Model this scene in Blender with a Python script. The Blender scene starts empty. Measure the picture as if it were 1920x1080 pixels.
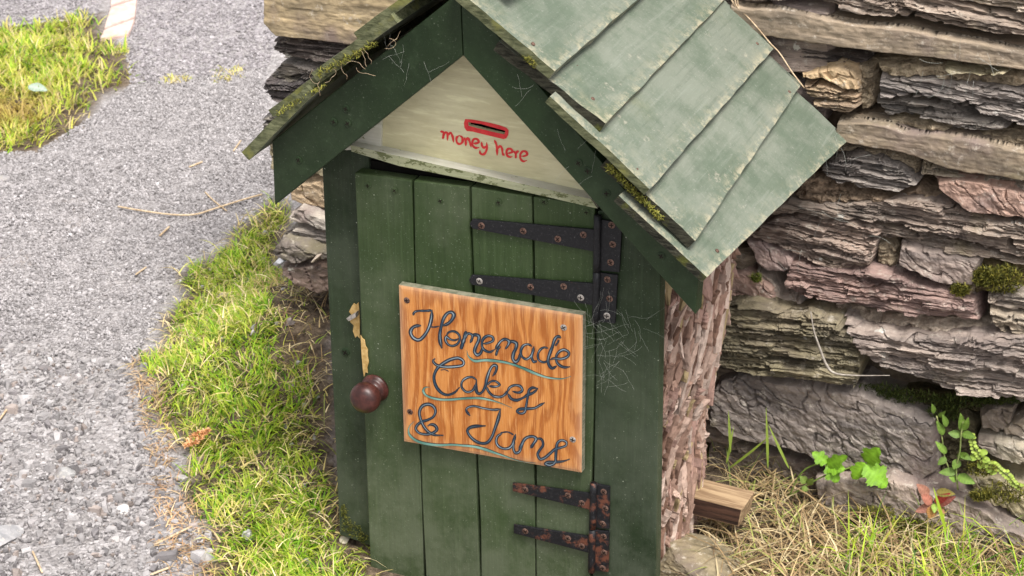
import bpy, bmesh, math, random
import numpy as np
from mathutils import Vector
from mathutils.geometry import tessellate_polygon

# ------------------------------------------------------------------ camera, world, sun, exposure
SC = bpy.context.scene
COL = SC.collection
CAM = np.array([0.91703505, -1.62884345, 1.32002737])
YAW, PIT, ROL, FPX = 0.42275281, 0.47497788, 0.01071353, 3400.763
_cy, _sy = math.cos(YAW), math.sin(YAW)
FWD = np.array([-_sy*math.cos(PIT), _cy*math.cos(PIT), -math.sin(PIT)])
_r0 = np.array([_cy, _sy, 0.0]); _d0 = np.cross(FWD, _r0)
RGT = math.cos(ROL)*_r0 + math.sin(ROL)*_d0
DWN = -math.sin(ROL)*_r0 + math.cos(ROL)*_d0

cd = bpy.data.cameras.new("camera"); co = bpy.data.objects.new("camera", cd); COL.objects.link(co)
from mathutils import Matrix
M = Matrix(((RGT[0], -DWN[0], -FWD[0], CAM[0]), (RGT[1], -DWN[1], -FWD[1], CAM[1]), (RGT[2], -DWN[2], -FWD[2], CAM[2]), (0, 0, 0, 1)))
co.matrix_world = M
cd.sensor_width = 36.0; cd.lens = FPX/1920*36.0
cd.clip_start = 0.05; cd.clip_end = 400
cd.dof.use_dof = True; cd.dof.focus_distance = 1.95; cd.dof.aperture_fstop = 20
SC.camera = co

SUN_EL, SUN_AZ = math.radians(64), math.radians(128)      # azimuth clockwise from +Y: sun is front right of the house
w = bpy.data.worlds.new("World"); SC.world = w; w.use_nodes = True
wn = w.node_tree; wn.nodes.clear()
sky = wn.nodes.new("ShaderNodeTexSky"); sky.sky_type = 'NISHITA'; sky.sun_disc = False
sky.sun_elevation = SUN_EL; sky.sun_rotation = SUN_AZ; sky.air_density = 1.0; sky.dust_density = 4.0; sky.ozone_density = 1.0
hs = wn.nodes.new("ShaderNodeHueSaturation"); hs.inputs["Saturation"].default_value = 0.12
bg = wn.nodes.new("ShaderNodeBackground"); bg.inputs[1].default_value = 0.08
wo = wn.nodes.new("ShaderNodeOutputWorld")
wn.links.new(sky.outputs[0], hs.inputs["Color"]); wn.links.new(hs.outputs[0], bg.inputs[0]); wn.links.new(bg.outputs[0], wo.inputs[0])
sl = bpy.data.lights.new("sun", 'SUN'); sl.energy = 1.5; sl.angle = math.radians(20); sl.color = (1.0, 0.96, 0.9)
so = bpy.data.objects.new("sun", sl); COL.objects.link(so)
sd = Vector((math.sin(SUN_AZ)*math.cos(SUN_EL), math.cos(SUN_AZ)*math.cos(SUN_EL), math.sin(SUN_EL)))
so.rotation_euler = sd.to_track_quat('Z', 'Y').to_euler(); so.location = (2, -2, 5)
SC.view_settings.view_transform = 'Standard'; SC.view_settings.look = 'None'
SC.view_settings.exposure = 1.66; SC.view_settings.gamma = 1.0
SC.view_settings.use_curve_mapping = False

random.seed(7); RS = np.random.RandomState(7)

# ------------------------------------------------------------------ picture point -> place in the world
def ray(u, v):
    return FWD + RGT*(u-960)/FPX + DWN*(v-540)/FPX
def onY(u, v, y):
    q = ray(u, v); t = (y-CAM[1])/q[1]; return CAM+q*t
def onYa(U, V, y):
    U = np.asarray(U, float); V = np.asarray(V, float)
    q = FWD + RGT*((U-960)/FPX)[..., None] + DWN*((V-540)/FPX)[..., None]
    t = (y-CAM[1])/q[..., 1]
    return CAM + q*t[..., None]
def sstep(a, b, x):
    t = np.clip((np.asarray(x, float)-a)/(b-a), 0, 1); return t*t*(3-2*t)

# ------------------------------------------------------------------ numpy noise
def _hash(i, j, s):
    n = (i*374761393 + j*668265263 + s*982451653) & 0x7fffffff
    n = ((n ^ (n >> 13))*1274126177) & 0x7fffffff
    return ((n ^ (n >> 16)) & 0xffff)/65535.0
def pnoise(x, y, s=0):
    x = np.asarray(x, float); y = np.asarray(y, float)
    xi = np.floor(x).astype(np.int64); yi = np.floor(y).astype(np.int64)
    fx = x-xi; fy = y-yi
    def gr(i, j, dx, dy):
        a = _hash(i, j, s)*2*np.pi
        return np.cos(a)*dx+np.sin(a)*dy
    u = fx*fx*fx*(fx*(fx*6-15)+10); v = fy*fy*fy*(fy*(fy*6-15)+10)
    a = gr(xi, yi, fx, fy); b = gr(xi+1, yi, fx-1, fy); c = gr(xi, yi+1, fx, fy-1); d = gr(xi+1, yi+1, fx-1, fy-1)
    return ((a*(1-u)+b*u)*(1-v)+(c*(1-u)+d*u)*v)*1.5
def fbm(x, y, s=0, o=4):
    r = 0; a = .5; f = 1.
    for k in range(o):
        r = r+a*pnoise(x*f+k*17.3, y*f-k*9.1, s+k); a *= .5; f *= 2.03
    return r

# ------------------------------------------------------------------ objects
WORLD = {}
def tag(o, label=None, cat=None, group=None, kind=None):
    if label: o["label"] = label
    if cat: o["category"] = cat
    if group: o["group"] = group
    if kind: o["kind"] = kind
    return o
def thing(name, loc, label, cat, group=None):
    o = bpy.data.objects.new(name, None); COL.objects.link(o)
    o.empty_display_size = .02
    o.location = tuple(loc); WORLD[o.name] = np.array(loc, float)
    return tag(o, label, cat, group)
def link(me, name, origin, parent=None):
    o = bpy.data.objects.new(name, me); COL.objects.link(o)
    WORLD[o.name] = np.array(origin, float)
    if parent is not None:
        o.parent = parent; o.location = tuple(np.array(origin)-WORLD[parent.name])
    else:
        o.location = tuple(origin)
    return o
def mk(name, V, F, mats, parent=None, smooth=False, midx=None, origin=None, bev=0.0):
    V = np.asarray(V, float)
    if origin is None: origin = (V.min(0)+V.max(0))/2
    me = bpy.data.meshes.new(name)
    me.from_pydata((V-origin).tolist(), [], [tuple(int(i) for i in f) for f in F])
    for m in (mats if isinstance(mats, (list, tuple)) else [mats]): me.materials.append(m)
    if midx is not None: me.polygons.foreach_set("material_index", np.asarray(midx, np.int32))
    if bev > 0:
        bm = bmesh.new(); bm.from_mesh(me)
        bmesh.ops.recalc_face_normals(bm, faces=bm.faces)
        bmesh.ops.bevel(bm, geom=list(bm.edges), offset=bev, segments=2, affect='EDGES', profile=.6)
        bm.to_mesh(me); bm.free()
    if smooth: me.polygons.foreach_set("use_smooth", [True]*len(me.polygons))
    me.update()
    return link(me, name, origin, parent)
def fastmesh(name, V, polys, mats, parent=None, cols=None, smooth=True, origin=None, colname="tint"):
    """polys: list of int arrays (n,k) with constant k each"""
    V = np.asarray(V, np.float64)
    if origin is None: origin = (V.min(0)+V.max(0))/2
    me = bpy.data.meshes.new(name)
    me.vertices.add(len(V)); me.vertices.foreach_set("co", (V-origin).astype(np.float32).ravel())
    loops = np.concatenate([p.ravel() for p in polys]).astype(np.int32)
    tot = np.concatenate([np.full(len(p), p.shape[1]) for p in polys]).astype(np.int32)
    st = np.concatenate([[0], np.cumsum(tot)[:-1]]).astype(np.int32)
    me.loops.add(len(loops)); me.loops.foreach_set("vertex_index", loops)
    me.polygons.add(len(tot)); me.polygons.foreach_set("loop_start", st)
    try: me.polygons.foreach_set("loop_total", tot)
    except Exception: pass
    me.polygons.foreach_set("use_smooth", np.full(len(tot), smooth))
    if cols is not None:
        at = me.color_attributes.new(colname, 'FLOAT_COLOR', 'POINT')
        c = np.ones((len(V), 4), np.float32); c[:, :cols.shape[1]] = cols
        at.data.foreach_set("color", c.ravel())
    for m in (mats if isinstance(mats, (list, tuple)) else [mats]): me.materials.append(m)
    me.update(calc_edges=True); me.validate()
    return link(me, name, origin, parent)

def prism(name, front, back, mats, parent=None, bev=.0012, sub=0, endmat=False, warp=0.0):
    """board between two matching outlines (front and back polygons)"""
    f = np.asarray(front, float); b = np.asarray(back, float); n = len(f)
    V = np.vstack([f, b]); F = [list(range(n)), list(range(2*n-1, n-1, -1))]
    for i in range(n):
        j = (i+1) % n; F.append([i, i+n, j+n, j])
    return mk(name, V, F, mats, parent, bev=bev)
def shiftY(P, d):
    P = np.array(P, float).copy(); P[:, 1] += d; return P
def boardpx(name, pts, y, t, mats, parent, bev=.0012):
    f = np.array([onY(u, v, y) for u, v in pts])
    return prism(name, f, shiftY(f, t), mats, parent, bev)

def catmull(P, n=8):
    P = np.asarray(P, float)
    Q = np.vstack([2*P[0]-P[1], P, 2*P[-1]-P[-2]]); out = []
    for i in range(1, len(Q)-2):
        p0, p1, p2, p3 = Q[i-1:i+3]
        for k in range(n):
            t = k/n
            out.append(.5*((2*p1)+(-p0+p2)*t+(2*p0-5*p1+4*p2-p3)*t*t+(-p0+3*p1-3*p2+p3)*t**3))
    out.append(P[-1]); return np.array(out)
def tubeverts(P, r, k=5):
    P = np.asarray(P, float); n = len(P); r = np.broadcast_to(r, (n,))
    T = np.gradient(P, axis=0); T /= np.linalg.norm(T, axis=1)[:, None]+1e-12
    ref = np.array([.31, .17, .93]); A = np.cross(T, ref); A /= np.linalg.norm(A, axis=1)[:, None]+1e-9
    B = np.cross(T, A); V = []
    for i in range(k):
        a = 2*np.pi*i/k; V.append(P+(A*math.cos(a)+B*math.sin(a))*r[:, None])
    V = np.stack(V, 1).reshape(-1, 3)
    ii = np.arange(n-1)[:, None]*k; jj = np.arange(k)[None]; j2 = (jj+1) % k
    F = np.stack([ii+jj, ii+j2, ii+k+j2, ii+k+jj], -1).reshape(-1, 4)
    return V, F
def tube(name, P, r, mat, parent=None, k=6):
    V, F = tubeverts(P, r, k)
    n = len(P); F = [list(f) for f in F]+[list(range(k))[::-1], list(range((n-1)*k, n*k))]
    return mk(name, V, F, mat, parent, smooth=True)
def tubes(name, curves, r, mat, parent=None, k=3, cols=None):
    Vs, Fs, o = [], [], 0
    for P in curves:
        V, F = tubeverts(P, r, k); Vs.append(V); Fs.append(F+o); o += len(V)
    return fastmesh(name, np.vstack(Vs), [np.vstack(Fs)], mat, parent)
def lathe(name, prof, centre, axis, mat, parent=None, seg=24, smooth=True):
    """prof: list of (radius, height along axis)"""
    ax = np.array(axis, float); ax /= np.linalg.norm(ax)
    a = np.cross(ax, [0.1, .2, .97]); a /= np.linalg.norm(a); b = np.cross(ax, a)
    V = []
    for r, h in prof:
        for k in range(seg):
            t = 2*np.pi*k/seg; V.append(np.array(centre)+ax*h+(a*math.cos(t)+b*math.sin(t))*r)
    F = []
    for i in range(len(prof)-1):
        for k in range(seg):
            k2 = (k+1) % seg; F.append([i*seg+k, i*seg+k2, (i+1)*seg+k2, (i+1)*seg+k])
    F.append(list(range(seg))[::-1]); F.append([(len(prof)-1)*seg+k for k in range(seg)])
    return mk(name, V, F, mat, parent, smooth=smooth, origin=np.array(centre))

def pick(pal, wts, n, jit=.25, rs=RS):
    pal = np.array(pal); k = rs.choice(len(pal), n, p=np.array(wts)/sum(wts)); c = pal[k]*(1+jit*(rs.rand(n, 1)-.5)*2); return np.clip(c, 0, 1)

# ------------------------------------------------------------------ materials
class G:
    def __init__(s, name):
        s.m = bpy.data.materials.new(name); s.m.use_nodes = True; s.t = s.m.node_tree; s.t.nodes.clear()
        s.out = s.n("ShaderNodeOutputMaterial"); s.p = s.n("ShaderNodeBsdfPrincipled")
        s.t.links.new(s.p.outputs[0], s.out.inputs[0]); s.tc = None
    def n(s, k): return s.t.nodes.new(k)
    def put(s, sock, v):
        if hasattr(v, "links"): s.t.links.new(v, sock)
        elif isinstance(v, (tuple, list)) and len(v) == 3 and sock.type == 'RGBA': sock.default_value = (*v, 1)
        else: sock.default_value = v
    def obj(s, scale=(1, 1, 1), rnd=True, rot=(0, 0, 0)):
        tc = s.n("ShaderNodeTexCoord"); mp = s.n("ShaderNodeMapping")
        mp.inputs["Scale"].default_value = scale; mp.inputs["Rotation"].default_value = rot
        s.t.links.new(tc.outputs["Object"], mp.inputs[0])
        if rnd:
            oi = s.n("ShaderNodeObjectInfo"); mu = s.math('MULTIPLY', oi.outputs["Random"], 37.0)
            s.t.links.new(mu, mp.inputs["Location"])
        return mp.outputs[0]
    def world(s, scale=(1, 1, 1)):
        g = s.n("ShaderNodeNewGeometry"); mp = s.n("ShaderNodeMapping"); mp.inputs["Scale"].default_value = scale
        s.t.links.new(g.outputs["Position"], mp.inputs[0]); return mp.outputs[0]
    def noise(s, vec, scale, detail=4, rough=.55, dist=0.0, out="Fac"):
        k = s.n("ShaderNodeTexNoise"); s.t.links.new(vec, k.inputs["Vector"])
        k.inputs["Scale"].default_value = scale; k.inputs["Detail"].default_value = detail
        k.inputs["Roughness"].default_value = rough; k.inputs["Distortion"].default_value = dist
        return k.outputs[out]
    def vor(s, vec, scale, feat='F1', out="Distance"):
        k = s.n("ShaderNodeTexVoronoi"); k.feature = feat; s.t.links.new(vec, k.inputs["Vector"]); k.inputs["Scale"].default_value = scale
        return k.outputs[out]
    def wave(s, vec, scale, dist, detail=2, dscale=1.0, kind='BANDS', d='X'):
        k = s.n("ShaderNodeTexWave"); k.wave_type = kind
        if kind == 'BANDS': k.bands_direction = d
        s.t.links.new(vec, k.inputs["Vector"])
        k.inputs["Scale"].default_value = scale; k.inputs["Distortion"].default_value = dist
        k.inputs["Detail"].default_value = detail; k.inputs["Detail Scale"].default_value = dscale
        return k.outputs["Fac"]
    def ramp(s, f, a, b):
        k = s.n("ShaderNodeMapRange"); k.interpolation_type = 'SMOOTHSTEP'; s.put(k.inputs[0], f)
        k.inputs[1].default_value = a; k.inputs[2].default_value = b; return k.outputs[0]
    def mix(s, f, a, b, mode='MIX'):
        k = s.n("ShaderNodeMix"); k.data_type = 'RGBA'; k.blend_type = mode
        s.put(k.inputs[0], f); s.put(k.inputs[6], a); s.put(k.inputs[7], b); return k.outputs[2]
    def math(s, op, a, b=0.0, clamp=False):
        k = s.n("ShaderNodeMath"); k.operation = op; k.use_clamp = clamp; s.put(k.inputs[0], a); s.put(k.inputs[1], b); return k.outputs[0]
    def attr(s, name, out="Color"):
        k = s.n("ShaderNodeAttribute"); k.attribute_name = name; return k.outputs[out]
    def ocol(s): return s.n("ShaderNodeObjectInfo").outputs["Color"]
    def sepz(s, v, ax=2):
        k = s.n("ShaderNodeSeparateXYZ"); s.t.links.new(v, k.inputs[0]); return k.outputs[ax]
    def bump(s, h, strength=.5, dist=.002, prev=None):
        k = s.n("ShaderNodeBump"); k.inputs["Strength"].default_value = strength; k.inputs["Distance"].default_value = dist
        s.put(k.inputs["Height"], h)
        if prev is not None: s.t.links.new(prev, k.inputs["Normal"])
        s.t.links.new(k.outputs[0], s.p.inputs["Normal"]); return k.outputs[0]
    def fin(s, col, rough=.6, spec=.4, metal=0.0):
        s.put(s.p.inputs["Base Color"], col); s.put(s.p.inputs["Roughness"], rough)
        s.put(s.p.inputs["Specular IOR Level"], spec); s.put(s.p.inputs["Metallic"], metal); return s.m

def painted(name, c1, c2, speck=.5, stretch=(260, 260, 9), rough=.46, dust=(.2, .22, .17), dustamt=.35, bumpd=.0012, flake=None, spec=.2):
    g = G(name); o = g.obj()
    v = g.noise(o, 9, 5, .6); col = g.mix(g.ramp(v, .35, .68), c1, c2)
    s2 = g.obj(stretch); st = g.noise(s2, 1.0, 4, .65)
    rn = g.math('ADD', g.math('MULTIPLY', g.n('ShaderNodeObjectInfo').outputs['Random'], .3), .85); cb = g.n('ShaderNodeCombineXYZ'); [g.t.links.new(rn, cb.inputs[k_]) for k_ in range(3)]; col = g.mix(1.0, col, cb.outputs[0], 'MULTIPLY')
    col = g.mix(g.math('MULTIPLY', g.ramp(st, .5, .75), .3), col, tuple(min(1, k*1.7+.01) for k in c2))
    col = g.mix(g.math('MULTIPLY', g.ramp(st, .5, .25), .35), col, tuple(k*.55 for k in c1))
    d = g.math('MULTIPLY', g.ramp(g.noise(o, 5, 6, .7), .45, .75), dustamt); col = g.mix(d, col, dust)
    vs = g.vor(o, 210); sp = g.math('MULTIPLY', g.ramp(vs, .24, .10), g.ramp(g.noise(o, 70, 4, .8), .58, .66))
    col = g.mix(g.math('MULTIPLY', sp, speck), col, (.42, .45, .36))
    n3 = g.noise(o, 520, 2, .6); sp2 = g.ramp(n3, .66, .74); col = g.mix(g.math('MULTIPLY', sp2, speck*.6), col, (.42, .46, .36))
    if flake:
        fl = g.ramp(g.noise(g.obj((.6, 1, 1.2)), 95, 6, .75), flake[0], flake[0]+.03); col = g.mix(fl, col, flake[1])
    zz = g.sepz(g.world(), 2); lo = g.math('MULTIPLY', g.ramp(zz, .36, -.02), g.ramp(g.noise(o, 12, 6, .75), .3, .62)); col = g.mix(g.math('MULTIPLY', lo, dustamt*1.5), col, dust)
    b = g.bump(st, .55, bumpd); b = g.bump(g.noise(o, 90, 5, .65), .35, .0012, b); g.bump(n3, .25, .0005, b)
    r = g.math('ADD', g.math('MULTIPLY', v, .25), rough-.1)
    return g.fin(col, r, spec)

def M_roof():
    g = G("roof_paint"); o = g.obj()
    v = g.noise(o, 11, 7, .72); col = g.mix(g.ramp(v, .38, .62), (.092, .116, .084), (.156, .172, .137))
    st = g.noise(g.obj((190, 9, 190)), 1.0, 5, .65); col = g.mix(g.math('MULTIPLY', g.ramp(st, .54, .72), .35), col, (.22, .235, .2))
    col = g.mix(g.math('MULTIPLY', g.ramp(st, .48, .3), .3), col, (.05, .066, .048))
    n3 = g.noise(o, 330, 3, .7); col = g.mix(g.math('MULTIPLY', g.ramp(n3, .6, .72), .45), col, (.32, .32, .28)); col = g.mix(g.math('MULTIPLY', g.ramp(g.noise(o, 8, 6, .7), .57, .74), .3), col, (.21, .21, .12))
    ck = g.n("ShaderNodeTexVoronoi"); ck.feature = 'DISTANCE_TO_EDGE'; ck.inputs["Scale"].default_value = 95; g.t.links.new(g.noise(o, 14, 6, .75, 1.5, "Color"), ck.inputs["Vector"])
    ckm = g.math('MULTIPLY', g.ramp(ck.outputs["Distance"], .035, .0), g.ramp(g.noise(o, 17, 3, .6), .52, .62)); col = g.mix(g.math('MULTIPLY', ckm, .6), col, (.045, .055, .04))
    wn = g.noise(o, 26, 6, .75); col = g.mix(g.math('MULTIPLY', g.ramp(wn, .62, .70), .6), col, (.34, .31, .25))
    edge = g.attr("tint", "Fac"); e2 = g.math('MULTIPLY', edge, g.ramp(g.noise(o, 75, 6, .8), .46, .6))
    col = g.mix(g.math('MULTIPLY', e2, .8), col, (.36, .32, .22))
    b = g.bump(st, .6, .0016); b = g.bump(g.noise(o, 120, 5, .7), .5, .0014, b); g.bump(n3, .35, .0006, b)
    return g.fin(col, .65, .25)
def M_endgrain():
    g = G("weathered_end_grain"); o = g.obj()
    v = g.noise(g.obj((60, 200, 260)), 1.0, 5, .7); col = g.mix(g.ramp(v, .3, .7), (.008, .008, .006), (.06, .058, .04))
    col = g.mix(g.ramp(g.noise(o, 30, 4, .6), .55, .68), col, (.075, .08, .02))
    b = g.bump(v, .9, .003); g.bump(g.noise(o, 300, 4, .7), .6, .0015, b)
    return g.fin(col, .9, .15)
def M_paintend():
    g = G("painted_board_end"); o = g.obj(); v = g.noise(g.obj((60, 160, 200)), 1.0, 5, .7); col = g.mix(g.ramp(v, .3, .7), (.04, .046, .022), (.15, .155, .085))
    col = g.mix(g.ramp(g.noise(o, 28, 4, .6), .56, .7), col, (.15, .15, .05)); g.bump(v, .7, .002); return g.fin(col, .8, .15)
def M_ply():
    g = G("varnished_plywood"); ob = g.obj((1, 1, .16), rnd=False)
    nn = g.noise(g.obj((1, 1, .34), rnd=False), 15, 2.5, .45, .6); tcx = g.n("ShaderNodeTexCoord"); xx = g.sepz(tcx.outputs["Object"], 0)
    k1 = g.math('ADD', g.math('MULTIPLY', nn, 46.0), g.math('MULTIPLY', xx, 330.0)); k1 = g.math('ADD', k1, g.math('MULTIPLY', g.noise(g.obj((500, 1, 40), rnd=False), 1.0, 2, .6), 2.2))
    wv = g.math('ADD', g.math('MULTIPLY', g.math('SINE', k1), .5), .5)
    col = g.mix(g.ramp(wv, .15, .9), (.33, .098, .013), (.50, .195, .044))
    fine = g.noise(g.obj((900, 1, 28), rnd=False), 1.0, 3, .7)
    col = g.mix(g.math('MULTIPLY', g.ramp(fine, .5, .7), .65), col, (.70, .38, .15)); col = g.mix(g.math('MULTIPLY', g.ramp(fine, .45, .25), .5), col, (.24, .075, .018))
    o = g.obj(rnd=False); col = g.mix(g.math('MULTIPLY', g.ramp(g.noise(o, 14, 5, .7), .55, .75), .5), col, (.50, .25, .09))
    col = g.mix(g.math('MULTIPLY', g.ramp(g.noise(o, 48, 5, .75), .66, .74), .6), col, (.12, .04, .02))
    e = g.attr("tint", "Fac"); col = g.mix(g.math('MULTIPLY', e, .75), col, (.52, .42, .3))
    b = g.bump(fine, .5, .0007); g.bump(wv, .25, .0006, b)
    return g.fin(col, .5, .4)
def simple(name, c1, c2, scale=60, rough=.7, spec=.3, bumpd=.001, metal=0.0, stretch=(1, 1, 1)):
    g = G(name); o = g.obj(stretch); v = g.noise(o, scale, 5, .65)
    g.bump(v, .5, bumpd); return g.fin(g.mix(g.ramp(v, .32, .68), c1, c2), rough, spec, metal)
def M_stone(name, lam):
    g = G(name); o = g.obj(); base = g.ocol()
    hsv = lambda c, k: g.mix(1.0, c, k, 'MULTIPLY')
    v = g.noise(g.obj((.35, 1, 1.6)), 26, 7, .68); col = g.mix(g.ramp(v, .3, .7), hsv(base, (.72, .72, .73)), hsv(base, (1.9, 1.82, 1.72)))
    if lam:
        s = g.noise(g.obj((22, 60, 420)), 1.0, 7, .72, .5); col = g.mix(g.math('MULTIPLY', g.ramp(s, .5, .3), .65), col, hsv(base, (.28, .27, .29)))
        col = g.mix(g.math('MULTIPLY', g.ramp(s, .56, .75), .55), col, hsv(base, (2.4, 2.25, 2.1)))
    else:
        s = g.noise(g.obj((40, 40, 75)), 1.0, 6, .75); col = g.mix(g.math('MULTIPLY', g.ramp(s, .5, .28), .4), col, hsv(base, (.5, .46, .46)))
    pr = g.ramp(g.noise(o, 7, 4, .6), .52, .68); col = g.mix(g.math('MULTIPLY', pr, .3 if lam else .75), col, (.185, .138, .128))
    yg = g.ramp(g.noise(o, 10, 6, .7), .56, .72); col = g.mix(g.math('MULTIPLY', yg, .4), col, (.30, .26, .14))
    du = g.ramp(g.noise(o, 75, 6, .75), .54, .68); col = g.mix(g.math('MULTIPLY', du, .5), col, (.60, .54, .46))
    wl = g.noise(o, 34, 4, .55); li = g.math('MULTIPLY', g.ramp(wl, .67, .7), g.ramp(g.noise(o, 6, 2, .5), .52, .6))
    col = g.mix(g.math('MULTIPLY', li, .8), col, (.62, .6, .54))
    b = g.bump(s, 1.0 if lam else .35, .005 if lam else .0015); b = g.bump(g.noise(o, 110, 6, .72), .6 if lam else .3, .003, b)
    g.bump(g.noise(o, 480, 3, .7), .5, .0009, b)
    return g.fin(col, .82, .25)
def M_mortar():
    g = G("earthy_mortar"); o = g.obj(); v = g.noise(o, 45, 7, .72)
    col = g.mix(g.ramp(v, .3, .7), g.mix(1.0, g.ocol(), (.55, .52, .5), 'MULTIPLY'), g.mix(1.0, g.ocol(), (1.8, 1.72, 1.62), 'MULTIPLY'))
    col = g.mix(g.ramp(g.noise(o, 16, 4, .6), .6, .75), col, (.085, .062, .05))
    b = g.bump(v, 1.0, .006); g.bump(g.noise(o, 260, 4, .7), .8, .002, b); return g.fin(col, .92, .12)
def M_ground():
    g = G("path_and_soil"); o = g.world(); m = g.attr("tint", "Fac")
    v = g.noise(o, 3.2, 5, .6); c = g.mix(g.ramp(v, .3, .7), (.25, .232, .23), (.325, .302, .298))
    cell = g.vor(o, 150, 'F1', "Color"); sc = g.sepz(cell, 0)
    c = g.mix(g.math('MULTIPLY', g.ramp(sc, .35, 1.0), .55), c, (.5, .47, .475)); c = g.mix(g.math('MULTIPLY', g.ramp(sc, .35, 0), .35), c, (.16, .145, .148))
    br = g.ramp(g.noise(o, 9, 5, .65), .56, .7); c = g.mix(g.math('MULTIPLY', br, .4), c, (.22, .17, .14))
    so = g.mix(g.ramp(g.noise(o, 40, 6, .7), .3, .7), (.045, .032, .022), (.17, .125, .085))
    col = g.mix(m, c, so)
    vd = g.vor(o, 150); b = g.bump(g.math('SUBTRACT', 1.0, vd), .9, .006); b = g.bump(g.noise(o, 60, 5, .7), .6, .008, b); g.bump(g.noise(o, 420, 3, .7), .5, .001, b)
    return g.fin(col, .9, .2)
def M_tint(name, rough=.75, spec=.25, trans=0.0, bump=None, var=0):
    g = G(name); c = g.attr("tint")
    if var: c = g.mix(g.math('MULTIPLY', g.ramp(g.noise(g.world(), var, 4, .6), .4, .65), .45), c, g.mix(1.0, c, (.5, .5, .5), 'MULTIPLY'))
    if bump: g.bump(g.noise(g.world(), bump, 4, .7), .6, .0015)
    g.fin(c, rough, spec)
    if trans:
        tr = g.n("ShaderNodeBsdfTranslucent"); g.put(tr.inputs[0], c); ms = g.n("ShaderNodeMixShader"); ms.inputs[0].default_value = trans
        g.t.links.new(g.p.outputs[0], ms.inputs[1]); g.t.links.new(tr.outputs[0], ms.inputs[2]); g.t.links.new(ms.outputs[0], g.out.inputs[0])
    return g.m
def M_bark():
    g = G("flaky_bark"); o = g.obj(); v = g.noise(g.obj((1, 1, .2)), 75, 7, .74); d = g.attr("tint", "Fac")
    col = g.mix(g.ramp(v, .3, .7), (.07, .036, .026), (.20, .12, .09)); col = g.mix(g.math('MULTIPLY', g.ramp(d, .25, .8), .5), col, (.58, .43, .37)); col = g.mix(g.ramp(g.noise(o, 22, 5, .65), .54, .7), col, (.36, .27, .17))
    b = g.bump(v, .9, .005); g.bump(g.noise(g.obj((1, 1, .22)), 240, 5, .78), 1.0, .004, b); return g.fin(col, .88, .12)
def M_iron(name, rust):
    g = G(name); o = g.obj(); v = g.noise(o, 55, 6, .7)
    col = g.mix(g.ramp(g.noise(o, 300, 3, .7), .5, .7), (.006, .0063, .008), (.018, .018, .021))
    col = g.mix(g.ramp(v, .66-rust, .78-rust), col, (.12, .042, .024)); col = g.mix(g.math('MULTIPLY', g.ramp(g.noise(o, 600, 2, .6), .68, .74), .3), col, (.3, .28, .27))
    g.bump(v, .5, .0012); return g.fin(col, .55, .35, .1)

m_door = painted("green_door_paint", (.029, .050, .0165), (.040, .062, .023), .6, dust=(.15, .165, .115), dustamt=.34)
m_post = painted("dark_green_frame_paint", (.014, .026, .0105), (.021, .035, .014), .8, dust=(.12, .135, .1), dustamt=.3)
m_barge = painted("green_bargeboard_paint", (.0125, .025, .0095), (.017, .031, .012), .2, stretch=(60, 260, 60), rough=.4, dust=(.1, .12, .08), dustamt=.1)
m_cream = painted("cream_paint", (.55, .505, .31), (.63, .59, .385), .1, stretch=(22, 200, 150), rough=.55, dust=(.46, .41, .26), dustamt=.4, flake=(.735, (.2, .17, .1)))
m_white = painted("flaking_white_paint", (.55, .53, .45), (.66, .65, .57), .2, stretch=(10, 200, 300), rough=.6, dust=(.32, .33, .2), dustamt=.5, flake=(.6, (.2, .21, .1)))
m_mould = painted("flaked_green_white_edge", (.3, .31, .19), (.42, .42, .3), .3, stretch=(12, 200, 320), rough=.8, dust=(.2, .22, .09), dustamt=.8, flake=(.52, (.11, .12, .055)))
m_roof = M_roof(); m_end = M_endgrain(); m_pend = M_paintend(); m_ply = M_ply()
m_plyedge = simple("weathered_plywood_edge", (.10, .105, .07), (.22, .21, .15), 90, .85, .2, .001, 0, (1, 1, 4))
m_dark = simple("interior_shade", (.006, .006, .005), (.012, .011, .01), 20, .95, .05)  # near-black colour that stands in for shade inside the box
m_iron = M_iron("black_iron", .02); m_rusty = M_iron("rusting_black_iron", .16)
m_screw = simple("rusty_screw", (.06, .028, .02), (.2, .12, .09), 400, .6, .5, .0003, .5)
m_screwpale = simple("dull_steel_screw", (.22, .2, .18), (.5, .46, .42), 400, .45, .5, .0003, .5)
m_slotshade = simple("recess_shade", (.01, .007, .006), (.02, .014, .012), 100, .9, .1)  # flat black cross on the head, painted in as the recess's shade
m_knob = simple("red_brown_knob_varnish", (.022, .006, .005), (.072, .022, .017), 70, .4, .4, .0008)
m_red = simple("red_paint", (.5, .012, .018), (.62, .03, .03), 120, .5, .4, .0003)
m_lam = M_stone("layered_slate", True); m_slab = M_stone("slate_slab", False); m_mort = M_mortar()
m_ground = M_ground(); m_chip = M_tint("stone_chip", .85, .25, 0, 320, 90); m_grass = M_tint("grass_blade", .55, .3, .45); m_straw = M_tint("dry_straw", .7, .25, .15)
m_bark = M_bark(); m_flake = M_tint("bark_flake", .9, .1, 0, 260, 130); m_ink = M_tint("sign_paint", .45, .4)
m_web = M_tint("cobweb_thread", .8, .1)
m_leaf = M_tint("leaf", .5, .35, .3, 200); m_rock = M_stone("loose_stone", False)
m_brick = simple("pink_brick", (.46, .33, .29), (.62, .47, .42), 45, .9, .15, .002)
m_blockwood = simple("weathered_block_wood", (.17, .105, .06), (.38, .27, .16), 1.0, .8, .2, .002, 0, (14, 170, 170))
m_blockdark = simple("dark_front_wood", (.02, .011, .008), (.085, .042, .028), 1.0, .75, .25, .002, 0, (14, 170, 170))  # darker brown for the front face of the block
m_twig = simple("pale_dry_stem", (.34, .24, .15), (.6, .47, .32), 120, .8, .2)
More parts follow.
